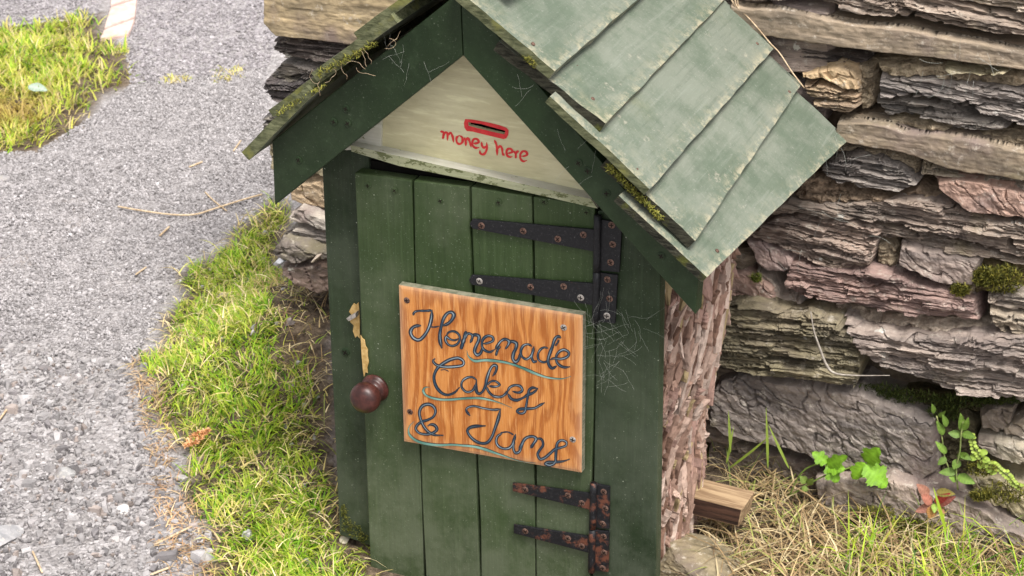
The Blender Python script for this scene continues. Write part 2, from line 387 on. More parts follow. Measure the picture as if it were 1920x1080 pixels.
m_peel = simple("bare_yellow_wood", (.36, .22, .07), (.55, .38, .16), 160, .8, .2)

# ------------------------------------------------------------------ ground height and masks
def hgt(x, y):
    x = np.asarray(x, float); y = np.asarray(y, float)
    b = .115*sstep(.06, .37, y)*(1-sstep(.5, 1.0, y))*sstep(-.56, -.3, x)*(1-sstep(.05, .25, x))
    dip = -.03*np.exp(-((x-.2)/.35)**2)*(1-sstep(-.08, .1, y))
    r = -.012*sstep(.25, .45, x)*sstep(.1, .3, y)
    far = .004*fbm(x*3, y*3, 5, 3)
    return b+dip+r+far
def gpt(u, v):
    q = ray(u, v); z = 0.
    for _ in range(14):
        P = CAM+q*((z-CAM[2])/q[2]); z = .5*z+.5*float(hgt(P[0], P[1]))
    return CAM+q*((z-CAM[2])/q[2])
def inpoly(x, y, poly):
    r = np.zeros(np.shape(x), bool); n = len(poly)
    for i in range(n):
        x1, y1 = poly[i]; x2, y2 = poly[(i+1) % n]
        if y1 == y2: continue
        c = ((y1 > y) != (y2 > y)) & (x < (x2-x1)*(y-y1)/(y2-y1)+x1); r ^= c
    return r
def gpoly(pts): return [tuple(gpt(u, v)[:2]) for u, v in pts]
def sample(poly, n, rs=RS):
    P = np.array(poly); lo, hi = P.min(0), P.max(0); out = []
    k = 0
    while k < n:
        q = lo+(hi-lo)*rs.rand(n*2, 2); q = q[inpoly(q[:, 0], q[:, 1], poly)]; out.append(q); k += len(q)
        if len(q) == 0: break
    return np.vstack(out)[:n]

VERGE = gpoly([(512, 366), (545, 395), (545, 430), (522, 470), (535, 520), (575, 560), (606, 640), (618, 720), (630, 860), (640, 1000), (700, 1030), (720, 1180), (400, 1180), (365, 1080), (395, 1000), (335, 930), (352, 860), (305, 810), (268, 770), (292, 722), (246, 682), (312, 650), (300, 600), (345, 560), (330, 512), (415, 475), (440, 432), (490, 400)])
SOILP = gpoly([(470, 545), (560, 540), (622, 560), (640, 720), (640, 1000), (600, 860), (590, 720), (530, 640)])
FARG = gpoly([(-200, 55), (40, 45), (100, 32), (195, 22), (192, 62), (236, 92), (262, 158), (195, 178), (160, 236), (80, 284), (10, 296), (-200, 305)])
DRY = gpoly([(1325, 1180), (1325, 985), (1350, 975), (1405, 905), (1440, 860), (1560, 915), (1690, 975), (1790, 1000), (1960, 1010), (2100, 1180)])
SOILR = gpoly([(1240, 1180), (1300, 900), (1340, 800), (1500, 830), (1760, 900), (2200, 960), (2300, 1200)])

# ------------------------------------------------------------------ the ground, one sheet
xs = np.concatenate([-np.geomspace(60, 1.75, 26), np.arange(-1.7, 1.25, .011), np.geomspace(1.3, 60, 26)])
ys = np.concatenate([-np.geomspace(60, .75, 26), np.arange(-.7, 2.3, .011), np.geomspace(2.35, 60, 24)])
X, Y = np.meshgrid(xs, ys, indexing='ij')
near = np.exp(-np.maximum(0, np.hypot(X+.3, Y-.8)-1.6))
soil = (inpoly(X, Y, VERGE) | inpoly(X, Y, FARG) | inpoly(X, Y, SOILR) | inpoly(X, Y, SOILP)).astype(float)
soil = np.maximum(soil, (sstep(.3, .36, Y)*(Y < .9)*(X > -.36)*(X < 2.0)))
soil = np.maximum(soil, (X > -.08)*(Y < .4)*(Y > -.2)*(X < 2.0)*1.0)
for _ in range(3): soil[1:-1, 1:-1] = (soil[1:-1, 1:-1]*2+soil[2:, 1:-1]+soil[:-2, 1:-1]+soil[1:-1, 2:]+soil[1:-1, :-2])/6
soil = np.clip(soil+.5*fbm(X*30, Y*30, 3, 3)*(soil > .02)*(soil < .98), 0, 1)
Z = hgt(X, Y)+near*(.006*fbm(X*22, Y*22, 11, 4)+.003*fbm(X*90, Y*90, 12, 2))-.012*soil*0
nx, ny = len(xs), len(ys); V = np.stack([X, Y, Z], -1).reshape(-1, 3)
ii, jj = np.meshgrid(np.arange(nx-1), np.arange(ny-1), indexing='ij'); a = (ii*ny+jj).ravel()
F = np.stack([a, a+ny, a+ny+1, a+1], -1)
s_ = soil.ravel()[:, None]
gr = fastmesh("ground", V, [F], m_ground, None, np.hstack([s_, s_, s_]), origin=np.zeros(3)); tag(gr, "grey tarmac and gravel path with bare soil by the wall", None, None, "structure")

# ------------------------------------------------------------------ the stone wall
YW = .36
wall = thing("stone_wall", (.1, YW, 0), "rough dry slate stone wall with its end behind the green cupboard", "wall")
CR = {'c5': (1440, 0, 2.7), 'c6': (1300, 380, 2.842), 'c7': (1200, 680, 2.667), 'c1': (420, 0, 2.7), 'l4': (250, 360, 3.0), 'px': (0, 0, 1.0)}
STY = {  # lamination, crack depth, roughness, edge fall, material
    'slab': (.0004, .0, .0009, .014, 2.6), 'lam': (.0056, .012, .0020, .018, 4.5), 'rub': (.002, .002, .0065, .012, 8.0), 'blk': (.0022, .004, .0019, .013, 7.0)}
NS = [0]
def stone(crop, top, bot, sty, col, prot=.015, depth=.14, name=None, grow=2.0, parent=wall):
    NS[0] += 1; sd_ = NS[0]*7
    ox, oy, sc = CR[crop]
    T = np.array(top, float)/sc+(ox, oy); B = np.array(bot, float)/sc+(ox, oy)
    def rs(P, n):
        d = np.concatenate([[0], np.cumsum(np.hypot(*np.diff(P, axis=0).T))]); t = np.linspace(0, d[-1], n)
        return np.stack([np.interp(t, d, P[:, 0]), np.interp(t, d, P[:, 1])], -1)
    L = max(np.hypot(*np.diff(T, axis=0).T).sum(), np.hypot(*np.diff(B, axis=0).T).sum())
    n1 = int(np.clip(L/2.8, 8, 180)); T = rs(T, n1); B = rs(B, n1)
    H = np.hypot(*(B-T).T).max(); n2 = int(np.clip(H/1.8, 8, 120))
    t = np.linspace(0, 1, n2)[None, :, None]
    P = T[:, None]*(1-t)+B[:, None]*t
    c = P.mean((0, 1)); dist = P-c; ln = np.maximum(np.hypot(dist[..., 0], dist[..., 1]), 1)
    P[..., 1] += (t[..., 0]-.5)*2*grow
    U, Vv = P[..., 0], P[..., 1]
    dv = np.minimum(t[..., 0], 1-t[..., 0])*(np.hypot(*(B-T).T)[:, None]+.1)
    k = np.arange(n1)[:, None]*(L/(n1-1)); du = np.minimum(k, L-k)
    lam, crk, rou, fall, er = STY[sty]
    er2 = er*(1+.8*pnoise(U/30, Vv/30, sd_))
    e = np.minimum(dv, du*.8+.0)/np.maximum(er2, 1.5)
    h = -fall*1.3*(1-sstep(0, 1, e))**1.4
    wv = fbm(U/140, Vv/60, sd_+1, 3)
    tilt = .06*pnoise(np.array(sd_*.37), np.array(.5), 3)
    vv = Vv - U*(.155+float(tilt)*1.6)
    if sty == 'blk':
        ca, sa = math.cos(.75), math.sin(.75); Ud, Vd = U*ca+Vv*sa, -U*sa+Vv*ca
        a_ = fbm(Ud/170, Vd/38+.8*wv, sd_+2, 4)*3.2; led = (np.floor(a_)+sstep(0, .16, a_-np.floor(a_)))/3.2
        h = h+.0034*led+.0007*fbm(Ud/50, Vd/7, sd_+4, 3)
        rid = 1-np.abs(fbm(Ud/120, Vd/44, sd_+5, 3)); h = h-.005*sstep(.955, 1, rid)
    else:
        tk = 8.0+5.0*_hash(np.int64(sd_), np.int64(3), 1)
        q_ = (vv+7*pnoise(vv/19, vv*0+sd_, sd_)+7*wv+2.0*fbm(U/30, vv/20, sd_+2, 3))/tk; li = np.floor(q_).astype(np.int64); fr = q_-li
        Lc = 45+120*_hash(li, li*0+5, sd_); cc_ = np.floor((U+9*pnoise(vv/7, U/40, sd_+3))/Lc+9*_hash(li, li*0+2, sd_)).astype(np.int64)
        off = _hash(li, cc_, sd_+4)-.5; off2 = _hash(li, cc_, sd_+9)-.5
        h = h+(.0125*off+.006*off2*(fr-.5)*2)*lam/.0056
        gp_ = np.minimum(fr, 1-fr)*tk; h = h-crk*(.35+.9*_hash(li, cc_, sd_+6))*(1-sstep(.25, 1.5, gp_))
        b_ = fbm(U/75, vv/3.6+1.4*wv, sd_+3, 3); h = h+lam*.42*np.tanh(5*b_)
        rid = 1-np.abs(pnoise(U/190, vv/21+1.3*wv, sd_+5)); h = h-crk*2.2*sstep(.95, .995, rid)*sstep(-.2, .1, pnoise(U/80, vv/40, sd_+16))
    h = h+rou*fbm(U/16, Vv/13, sd_+8, 4)*1.6+rou*2.2*fbm(U/75, Vv/55, sd_+9, 3)
    h = np.maximum(h, -.040)
    jw = np.exp(-.5*e)*(.7 if sty == 'slab' else 1)+(.03 if sty == 'slab' else .12)
    Uj = U+3.9*jw*fbm(U/28, Vv/22, sd_+10, 2); Vj = Vv+4.5*jw*fbm(U/(60 if sty == 'slab' else 34), Vv/14, sd_+11, 2)
    W = onYa(Uj, Vj, YW-prot); W[..., 1] -= h
    V = W.reshape(-1, 3); idx = np.arange(n1*n2).reshape(n1, n2)
    F = np.stack([idx[:-1, :-1], idx[:-1, 1:], idx[1:, 1:], idx[1:, :-1]], -1).reshape(-1, 4)
    ring = np.concatenate([idx[:, 0], idx[-1, 1:], idx[::-1, -1][1:], idx[0, ::-1][1:-1]])
    R2 = V[ring].copy(); R2[:, 1] = YW-prot+depth*.35; R3 = R2.copy(); R3[:, 1] = YW-prot+depth
    o = len(V); m = len(ring); V = np.vstack([V, R2, R3]); q = np.arange(m); q2 = (q+1) % m
    F = np.vstack([F, np.stack([ring[q2], ring[q], o+q, o+q2], -1), np.stack([o+q2, o+q, o+m+q, o+m+q2], -1)])
    mm = m_mort if name == 'mortar' else (m_slab if sty in ('slab', 'blk') else m_lam)
    ob = fastmesh(name or 'stone', V, [F], mm, parent, smooth=(sty == 'slab')); nf_ = (n1-1)*(n2-1); ob.data.polygons.foreach_set('use_smooth', [(sty == 'slab') and k_ < nf_ for k_ in range(len(ob.data.polygons))]); ob.color = (*[col[0]*1.0, col[1]*1.0, col[2]*.96], 1)
    return ob
MAUVE = (.185, .152, .142); TAN = (.185, .15, .118); BROWN = (.18, .146, .112); GREY = (.17, .155, .15); OCH = (.33, .245, .16)
PINK = (.235, .192, .168); DK = (.09, .075, .072); BEI = (.265, .222, .17); PALE = (.36, .31, .27); OLV = (.17, .15, .105)
# upper right
stone('c5', [(200, -160), (600, -150), (1400, -150)], [(100, -60), (600, -40), (900, 0), (1400, 80)], 'lam', PALE, .02)
stone('c5', [(-160, -60), (200, -60), (560, -40), (870, 0), (1050, 45), (1400, 115)], [(-160, 5), (230, 0), (480, 72), (760, 98), (900, 128), (1050, 160), (1400, 195)], 'lam', PINK, .022)
stone('c5', [(-200, 30), (0, 52), (120, 62), (300, 102), (520, 140), (700, 152), (850, 190), (1050, 217), (1250, 262), (1420, 300)], [(-180, 160), (0, 185), (300, 228), (600, 273), (800, 288), (900, 303), (1100, 328), (1420, 372)], 'slab', TAN, .03)
stone('c5', [(-60, 190), (100, 205), (290, 245), (420, 275), (520, 300)], [(-20, 290), (100, 300), (300, 325), (420, 330), (500, 325)], 'lam', DK, .004)
stone('c5', [(20, 300), (150, 310), (300, 335), (400, 345)], [(100, 360), (180, 370), (280, 350), (380, 355)], 'rub', BEI, .006)
stone('c5', [(150, 372), (250, 347), (350, 332), (420, 352), (460, 405)], [(165, 408), (280, 412), (370, 448), (440, 468), (468, 460)], 'blk', OCH, .022)
stone('c5', [(165, 432), (300, 432), (400, 472), (470, 492)], [(230, 535), (340, 560), (420, 570), (470, 540)], 'lam', (.3, .225, .165), .02)
stone('c5', [(405, 330), (470, 330), (550, 325)], [(470, 555), (500, 560), (545, 520)], 'rub', BEI, .004, name='mortar')
stone('c5', [(540, 322), (800, 322), (1000, 345), (1400, 385)], [(560, 388), (800, 398), (1000, 422), (1400, 455)], 'rub', BEI, .012, name='mortar')
stone('c5', [(880, 355), (980, 368), (1100, 375), (1225, 365)], [(885, 362), (980, 385), (1100, 388), (1220, 372)], 'lam', (.27, .24, .17), .03)
stone('c5', [(555, 395), (800, 400), (1000, 425), (1400, 470)], [(560, 492), (700, 490), (850, 488), (930, 522), (1050, 560), (1200, 618), (1400, 670)], 'lam', (.23, .205, .2), .02)
stone('c5', [(530, 520), (700, 500), (870, 528), (1000, 575), (1150, 620), (1240, 655)], [(590, 578), (720, 590), (830, 603), (930, 650), (1040, 660), (1190, 658)], 'lam', GREY, .015)
stone('c5', [(370, 570), (470, 560), (600, 590)], [(385, 618), (480, 622), (600, 635)], 'rub', (.13, .1, .075), .002, name='mortar')
stone('c5', [(590, 590), (820, 612), (940, 658), (1400, 690)], [(620, 640), (800, 682), (1000, 710), (1400, 790)], 'rub', BEI, .008, name='mortar')
stone('c5', [(345, 628), (480, 622), (600, 642), (700, 682), (850, 692), (1000, 712), (1400, 795)], [(330, 705), (415, 728), (600, 755), (760, 800), (900, 858), (1100, 888), (1400, 930)], 'slab', BROWN, .03)
stone('c5', [(280, 735), (420, 738), (600, 762), (740, 812), (765, 835)], [(250, 800), (450, 775), (560, 792), (660, 830), (750, 905)], 'rub', BEI, .012)
stone('c5', [(250, 850), (340, 803), (450, 783), (560, 800), (660, 838), (760, 930)], [(270, 880), (340, 922), (450, 950), (560, 965), (660, 975), (757, 938)], 'lam', (.2, .18, .175), .02)
stone('c5', [(770, 812), (900, 868), (1100, 898), (1400, 945)], [(775, 880), (850, 915), (1000, 905), (1400, 985)], 'lam', PALE, .014)
stone('c5', [(840, 922), (950, 906), (1100, 930), (1400, 1000)], [(850, 960), (930, 1022), (1000, 1070), (1120, 1100), (1400, 1120)], 'blk', (.25, .17, .145), .026)
stone('c5', [(180, 900), (260, 890), (450, 962), (660, 985), (760, 950), (850, 985), (930, 1035), (1000, 1080)], [(100, 1000), (250, 1040), (450, 1060), (660, 1075), (850, 1090), (1000, 1100)], 'rub', (.2, .155, .12), .008, name='mortar')
# middle right
stone('c6', [(370, 60), (480, 5), (640, 18), (800, 10), (1000, -5), (1200, -15), (1350, 5), (1440, 60), (1600, 90), (1900, 120)], [(420, 75), (560, 55), (700, 80), (860, 95), (1060, 115), (1250, 160), (1500, 235), (1900, 320)], 'lam', PINK, .022)
stone('c6', [(250, 160), (430, 82), (560, 64), (700, 86), (860, 104), (1010, 150)], [(320, 182), (480, 242), (640, 322), (770, 352), (940, 352)], 'lam', (.235, .185, .165), .02)
stone('c6', [(880, 108), (1060, 125), (1250, 168), (1500, 242), (1900, 330)], [(910, 180), (1100, 212), (1300, 262), (1500, 296), (1900, 345)], 'lam', PINK, .014)
stone('c6', [(985, 205), (1050, 210), (1090, 245)], [(940, 360), (1020, 385), (1085, 350)], 'rub', BEI, .006, name='mortar')
stone('c6', [(1095, 225), (1250, 258), (1400, 282), (1540, 312)], [(1080, 335), (1200, 385), (1350, 440), (1492, 442)], 'blk', MAUVE, .022)
stone('c6', [(270, 205), (340, 195), (430, 235), (540, 300)], [(335, 330), (400, 372), (480, 380), (540, 345)], 'blk', (.25, .19, .185), .02)
stone('c6', [(500, 330), (620, 345), (760, 362), (930, 365), (1090, 400), (1190, 460), (1360, 480), (1500, 540)], [(470, 470), (600, 512), (760, 540), (960, 580), (1150, 602), (1350, 627), (1525, 642)], 'lam', (.235, .165, .155), .03)
stone('c6', [(1180, 400), (1300, 440), (1420, 455), (1500, 450)], [(1200, 465), (1360, 478), (1450, 500), (1500, 520)], 'rub', BEI, .012, name='mortar')
stone('c6', [(320, 350), (420, 400), (460, 480), (580, 510)], [(340, 430), (460, 540), (510, 597), (610, 585)], 'blk', (.26, .22, .2), .012)
stone('c6', [(60, 400), (180, 355), (330, 388), (430, 470)], [(100, 500), (200, 540), (330, 547), (465, 543)], 'blk', (.2, .14, .125), .02)
stone('c6', [(150, 552), (250, 540), (400, 560), (500, 600), (640, 600), (760, 645), (850, 720), (885, 800)], [(60, 830), (180, 900), (300, 925), (450, 937), (640, 952), (760, 972), (860, 987), (888, 880)], 'lam', OLV, .045)
stone('c6', [(740, 560), (900, 600), (1000, 620), (1100, 620), (1300, 640), (1520, 655), (1650, 700)], [(760, 590), (880, 690), (1000, 700), (1100, 720), (1300, 735), (1500, 740), (1650, 730)], 'rub', PALE, .014, name='mortar')
stone('c6', [(780, 640), (900, 700), (1000, 705), (1100, 722), (1300, 740), (1520, 735), (1900, 760)], [(890, 780), (960, 850), (1050, 890), (1200, 942), (1350, 1010), (1500, 1022), (1640, 1050), (1900, 1085)], 'lam', (.25, .21, .195), .045)
stone('c6', [(1500, 320), (1620, 300), (1900, 330)], [(1480, 490), (1600, 480), (1900, 490)], 'rub', (.13, .105, .06), .004, name='mortar')
stone('c6', [(1555, 488), (1650, 472), (1900, 500)], [(1555, 552), (1650, 570), (1900, 600)], 'lam', PALE, .02)
stone('c6', [(1560, 568), (1700, 592), (1900, 625)], [(1600, 640), (1660, 690), (1900, 740)], 'lam', (.27, .23, .19), .022)
# lower right
stone('c7', [(335, 210), (380, 95), (480, 62), (700, 98), (900, 125), (1090, 142), (1200, 200), (1400, 280), (1475, 300)], [(330, 320), (430, 372), (560, 402), (740, 440), (860, 482), (960, 540), (1250, 562), (1400, 590), (1482, 555)], 'blk', (.155, .135, .13), .03)
stone('c7', [(330, 370), (560, 420), (860, 500), (960, 560), (1250, 585), (1400, 600)], [(330, 640), (560, 660), (860, 690), (1000, 700), (1250, 680), (1400, 660)], 'blk', (.115, .095, .085), .012)
stone('c7', [(860, 610), (1000, 592), (1250, 575), (1400, 630), (1560, 670), (1700, 720), (1790, 800), (2000, 900)], [(900, 800), (1050, 830), (1200, 880), (1500, 950), (1700, 990), (2000, 1020)], 'blk', (.2, .165, .15), .05)
stone('c7', [(1480, 300), (1600, 250), (1700, 300)], [(1480, 620), (1580, 640), (1690, 560)], 'rub', (.085, .075, .05), .0, name='mortar')
stone('c7', [(1680, 395), (1800, 388), (2000, 440)], [(1670, 420), (1760, 482), (2000, 535)], 'blk', (.27, .24, .2), .03)
stone('c7', [(1690, 265), (1760, 222), (1890, 208)], [(1700, 330), (1790, 350), (1860, 300)], 'blk', (.14, .115, .1), .018)
stone('c7', [(1800, 335), (1870, 290), (2000, 220)], [(1810, 368), (1880, 380), (2000, 400)], 'blk', (.18, .15, .125), .02)
stone('c7', [(1620, 590), (1750, 560), (2000, 640)], [(1680, 680), (1800, 730), (2000, 850)], 'blk', (.2, .175, .12), .03)
stone('c7', [(1100, 150), (1250, 160), (1500, 190), (1900, 195)], [(1200, 205), (1400, 285), (1600, 260), (1900, 220)], 'rub', (.07, .06, .035), -.005, name='mortar')
# left end of the wall
stone('c1', [(185, -160), (500, -160), (1000, -170)], [(190, 115), (262, 185), (400, 196), (640, 226), (1000, 270)], 'slab', (.27, .215, .14), .04, .3)
stone('c1', [(242, 205), (330, 192), (500, 203), (800, 250)], [(245, 245), (300, 290), (400, 302), (530, 320), (800, 350)], 'lam', DK, .03, .3)
stone('c1', [(265, 355), (300, 312), (400, 325), (560, 330), (800, 360)], [(205, 392), (330, 422), (460, 402), (600, 420), (800, 430)], 'lam', GREY, .02, .3)
stone('c1', [(205, 402), (330, 432), (460, 410), (600, 430), (800, 450)], [(200, 470), (215, 502), (300, 540), (450, 560), (800, 590)], 'lam', (.085, .075, .078), .03, .3)
stone('c1', [(190, 600), (300, 560), (500, 570), (800, 610)], [(195, 650), (330, 690), (520, 720), (800, 760)], 'lam', GREY, .02, .3)
stone('c1', [(215, 700), (330, 705), (520, 735), (800, 775)], [(215, 860), (300, 880), (520, 900), (800, 930)], 'blk', OLV, .02, .3)
stone('l4', [(865, 10), (900, -40), (1065, -70), (1300, -60)], [(868, 50), (960, 85), (1062, 92), (1300, 120)], 'blk', (.26, .2, .14), .02, .3)
stone('l4', [(862, 145), (930, 92), (975, 110), (1065, 142), (1300, 170)], [(858, 160), (960, 190), (1065, 222), (1300, 250)], 'blk', (.3, .28, .26), .035, .3)
stone('l4', [(835, 245), (900, 192), (1000, 215), (1070, 232), (1300, 260)], [(838, 262), (920, 282), (1070, 302), (1300, 330)], 'lam', (.2, .18, .17), .03, .3)
stone('l4', [(776, 335), (830, 272), (950, 292), (1040, 330), (1300, 350)], [(778, 360), (830, 402), (920, 406), (1000, 392), (1300, 400)], 'blk', (.1, .088, .084), .05, .3)
stone('l4', [(818, 430), (900, 412), (1000, 402), (1080, 388), (1300, 420)], [(830, 468), (930, 532), (1000, 567), (1080, 577), (1300, 600)], 'blk', (.135, .1, .088), .045, .3)
stone('l4', [(980, 400), (1010, 372), (1040, 365)], [(985, 403), (1015, 402), (1040, 378)], 'slab', PALE, .062, .05, grow=.5)
stone('l4', [(778, 405), (800, 382), (828, 402)], [(782, 415), (805, 425), (830, 410)], 'slab', (.33, .36, .42), .06, .05, grow=.5)
# courses hidden behind the house and above the photograph, so that the wall goes on
def course(x0, x1, z0, z1):
    z = z0
    while z < z1:
        hh = random.uniform(.03, .07); x = x0
        while x < x1:
            ww = min(random.uniform(.14, .34), x1-x)
            if x1-(x+ww) < .06: ww = x1-x
            nu, nv = 26, 8
            u = np.linspace(0, 1, nu)[:, None]; v = np.linspace(0, 1, nv)[None]
            zz1 = min(z+hh, z1)
            px_ = x+.003+(ww-.006)*u+0*v; pz = z+.003+(zz1-z-.006)*v+0*u
            e = np.minimum(np.minimum(u*ww, (1-u)*ww)+0*v, np.minimum(v, 1-v)*(zz1-z)+0*u)/.007
            s = random.randint(0, 9999)
            hh_ = -.012*(1-sstep(0, 1, e))+.006*np.tanh(4*fbm(px_*8, pz*150, s, 3))+.006*fbm(px_*20, pz*40, s+1, 3)
            W = np.stack([px_+.004*pnoise(px_*40, pz*60, s), YW-.012-hh_, pz+.004*pnoise(px_*30, pz*70, s+3)], -1).reshape(-1, 3)
            idx = np.arange(nu*nv).reshape(nu, nv); F = np.stack([idx[:-1, :-1], idx[1:, :-1], idx[1:, 1:], idx[:-1, 1:]], -1).reshape(-1, 4)
            ring = np.concatenate([idx[:, 0], idx[-1, 1:], idx[::-1, -1][1:], idx[0, ::-1][1:-1]]); R = W[ring].copy(); R[:, 1] = YW+.12
            q = np.arange(len(ring)); q2 = (q+1) % len(ring); o = len(W)
            F = np.vstack([F, np.stack([ring[q], ring[q2], o+q2, o+q], -1)])
            ob = fastmesh("stone", np.vstack([W, R]), [F], m_lam, wall, smooth=False); ob.color = (*random.choice([MAUVE, TAN, PINK, GREY, BROWN]), 1)
            x += ww
        z += hh
course(-.12, .36, .02, .50)
course(-.10, .44, .50, .66)
course(-.33, 1.12, .80, .92)
course(.80, 1.12, -.02, .80)
# rough earth core of the wall behind the faces, its brown darkened for shade in the crevices
gx, gz = np.meshgrid(np.arange(-.30, 1.12, .008), np.arange(-.1, .9, .008), indexing='ij')
gy = YW+.042-.026*fbm(gx*12, gz*20, 31, 3)-.006*fbm(gx*32, gz*32, 33, 2)
V = np.stack([gx, gy, gz], -1).reshape(-1, 3); n1, n2 = gx.shape; idx = np.arange(n1*n2).reshape(n1, n2)
F = np.stack([idx[:-1, :-1], idx[1:, :-1], idx[1:, 1:], idx[:-1, 1:]], -1).reshape(-1, 4)
ring = np.concatenate([idx[:, 0], idx[-1, 1:], idx[::-1, -1][1:], idx[0, ::-1][1:-1]]); R = V[ring].copy(); R[:, 1] = YW+.4
q = np.arange(len(ring)); q2 = (q+1) % len(ring); o = len(V)
F = np.vstack([F, np.stack([ring[q], ring[q2], o+q2, o+q], -1)])
core = fastmesh("mortar", np.vstack([V, R]), [F], m_mort, wall); core.color = (.10, .08, .06, 1); core["kind"] = "stuff"

# ------------------------------------------------------------------ the hollow trunk behind the boards
tx, ty, R0 = .158, .168, .203
th = np.linspace(0, 2*np.pi, 620, endpoint=False); tz = np.linspace(-.07, .50, 240)
TH, TZ = np.meshgrid(th, tz, indexing='ij')
def cyl(f, s, a, b, o=4):   # seamless around the trunk
    w_ = TH/(2*np.pi); return fbm(TH*R0/a, TZ/b, s, o)*(1-sstep(.9, 1, w_))+fbm((TH-2*np.pi)*R0/a, TZ/b, s, o)*sstep(.9, 1, w_)
wz = cyl(0, 41, .06, .13, 3); lean_ = .35*TZ
TH = TH+lean_+.10*wz
r = R0-.010+.008*wz+.006*cyl(0, 47, .006, .03, 4); crack = 0*r
r = r+np.interp(TZ, [-.1, -.01, .08, .16, .21, .27, .33, .38, .5], [-.010, -.007, -.003, -.004, .002, .012, .019, .021, .019])
TH = TH-lean_-.10*wz
px_ = tx+np.cos(TH)*r; py_ = ty+np.sin(TH)*r
py_ = np.maximum(py_, .024+.004*cyl(0, 49, .03, .03, 2))
V = np.stack([px_, np.minimum(py_, .338), TZ], -1).reshape(-1, 3)
n1, n2 = TH.shape; idx = np.arange(n1*n2).reshape(n1, n2); nx_ = np.roll(idx, -1, 0)
F = np.stack([idx[:, :-1], nx_[:, :-1], nx_[:, 1:], idx[:, 1:]], -1).reshape(-1, 4)
cc = np.clip(crack, 0, 1).ravel()[:, None]
trunk = fastmesh("tree_trunk", V, [F], m_bark, None, np.hstack([cc, cc, cc]), smooth=False)
tag(trunk, "section of tree trunk with pink flaky bark behind the green boards", "tree trunk")
def bark_flakes(n, Lr, Wr, orr, seed):
    rs = np.random.RandomState(seed); t_ = np.linspace(-1, 1, 8); x_ = np.array([-1., -.35, .35, 1.])
    th0 = rs.rand(n)*2*np.pi; z0 = -.06+.55*rs.rand(n); L = Lr[0]+(Lr[1]-Lr[0])*rs.rand(n)**1.6; Wd = Wr[0]+(Wr[1]-Wr[0])*rs.rand(n)
    sk = .16+.13*rs.randn(n); off = orr[0]+(orr[1]-orr[0])*rs.rand(n); tl = .0026*rs.randn(n); tc = .0017*rs.randn(n)
    T, Xx = np.meshgrid(t_, x_, indexing='ij'); T = T[None]; Xx = Xx[None]; e = lambda a: a[:, None, None]
    wid = np.clip(1-np.abs(T)**2.2, .12, 1)*(1+.35*(rs.rand(n, 8, 4)-.5)); lx = Xx*e(Wd)*wid+.0022*(rs.rand(n, 8, 1)-.5)
    lz = T*e(L)*(1+.10*(rs.rand(n, 1, 4)-.5)); th = e(th0)+(lx+lz*e(sk))/R0; z = e(z0)+lz
    rr = R0-.006+np.interp(z, [-.1, -.01, .08, .16, .21, .27, .33, .38, .5], [-.010, -.007, -.003, -.004, .002, .012, .019, .021, .019])+e(off)+e(tl)*T+e(tc)*Xx-.0025*Xx**2+.0016*(rs.rand(n, 8, 4)-.5)
    def pos(r_): X_ = tx+np.cos(th)*r_; Y_ = np.clip(ty+np.sin(th)*r_, .024, .338); return np.stack([X_, Y_, z], -1)
    A = pos(rr); B = pos(rr-.016); V = np.concatenate([A.reshape(n, 32, 3), B.reshape(n, 32, 3)], 1)
    idx = np.arange(32).reshape(8, 4); q = [np.stack([idx[:-1, :-1], idx[:-1, 1:], idx[1:, 1:], idx[1:, :-1]], -1).reshape(-1, 4)]
    rg = np.concatenate([idx[0, :], idx[1:, -1], idx[-1, ::-1][1:], idx[::-1, 0][1:-1]]); r2 = np.roll(rg, -1); q.append(np.stack([rg, rg+32, r2+32, r2], -1)); q = np.vstack(q)
    keep = (ty+np.sin(th0)*R0 > .03); V = V[keep]; m = len(V); F = ((np.arange(m)*64)[:, None, None]+q[None]).reshape(-1, 4)
    c = pick([(.40, .285, .232), (.31, .20, .155), (.50, .385, .325), (.21, .125, .092), (.34, .26, .145), (.36, .23, .19)], (4, 4, 3, 2.5, 1.2, 2), m, .22, rs)
    return V.reshape(-1, 3), F, np.repeat(c, 64, 0)
fl_ = [bark_flakes(1700, (.014, .050), (.003, .0085), (-.004, .0045), 5), bark_flakes(2600, (.006, .022), (.0018, .0042), (-.003, .0065), 6)]
n_ = len(fl_[0][0]); bk_ = fastmesh("bark", np.vstack([fl_[0][0], fl_[1][0]]), [np.vstack([fl_[0][1], fl_[1][1]+n_])], m_flake, trunk, np.vstack([fl_[0][2], fl_[1][2]]), smooth=False); bk_["kind"] = "stuff"

# ------------------------------------------------------------------ the little house
YD, YJ = -.018, -.016
house = thing("honesty_box", (.15, 0, 0), "green wooden house shaped cake cupboard with a shingled roof", "cupboard")
W_ = .29
def screw_mesh(name, m):
    r = .0039; prof = [(r, 0), (r, .0004), (r*.8, .0008), (r*.35, .0010)]; V = []; F = []; k = 12
    for a, h in prof:
        for i in range(k): t = 2*np.pi*i/k; V.append((a*math.cos(t), -h, a*math.sin(t)))
    for i in range(3):
        for j in range(k): F.append((i*k+j, i*k+(j+1) % k, (i+1)*k+(j+1) % k, (i+1)*k+j))
    F.append([3*k+j for j in range(k)])
    n0 = len(F)
    for ang in (.6, .6+math.pi/2):
        c, s = math.cos(ang), math.sin(ang); b = len(V)
        for (x, z) in ((-.0025, -.0005), (.0025, -.0005), (.0025, .0005), (-.0025, .0005)): V.append((x*c-z*s, -.00115-.0001*(ang > 1), x*s+z*c))
        F.append((b, b+1, b+2, b+3))
    me = bpy.data.meshes.new(name); me.from_pydata(V, [], F); me.materials.append(m); me.materials.append(m_slotshade)
    for p in me.polygons:
        if p.index >= n0: p.material_index = 1
    return me
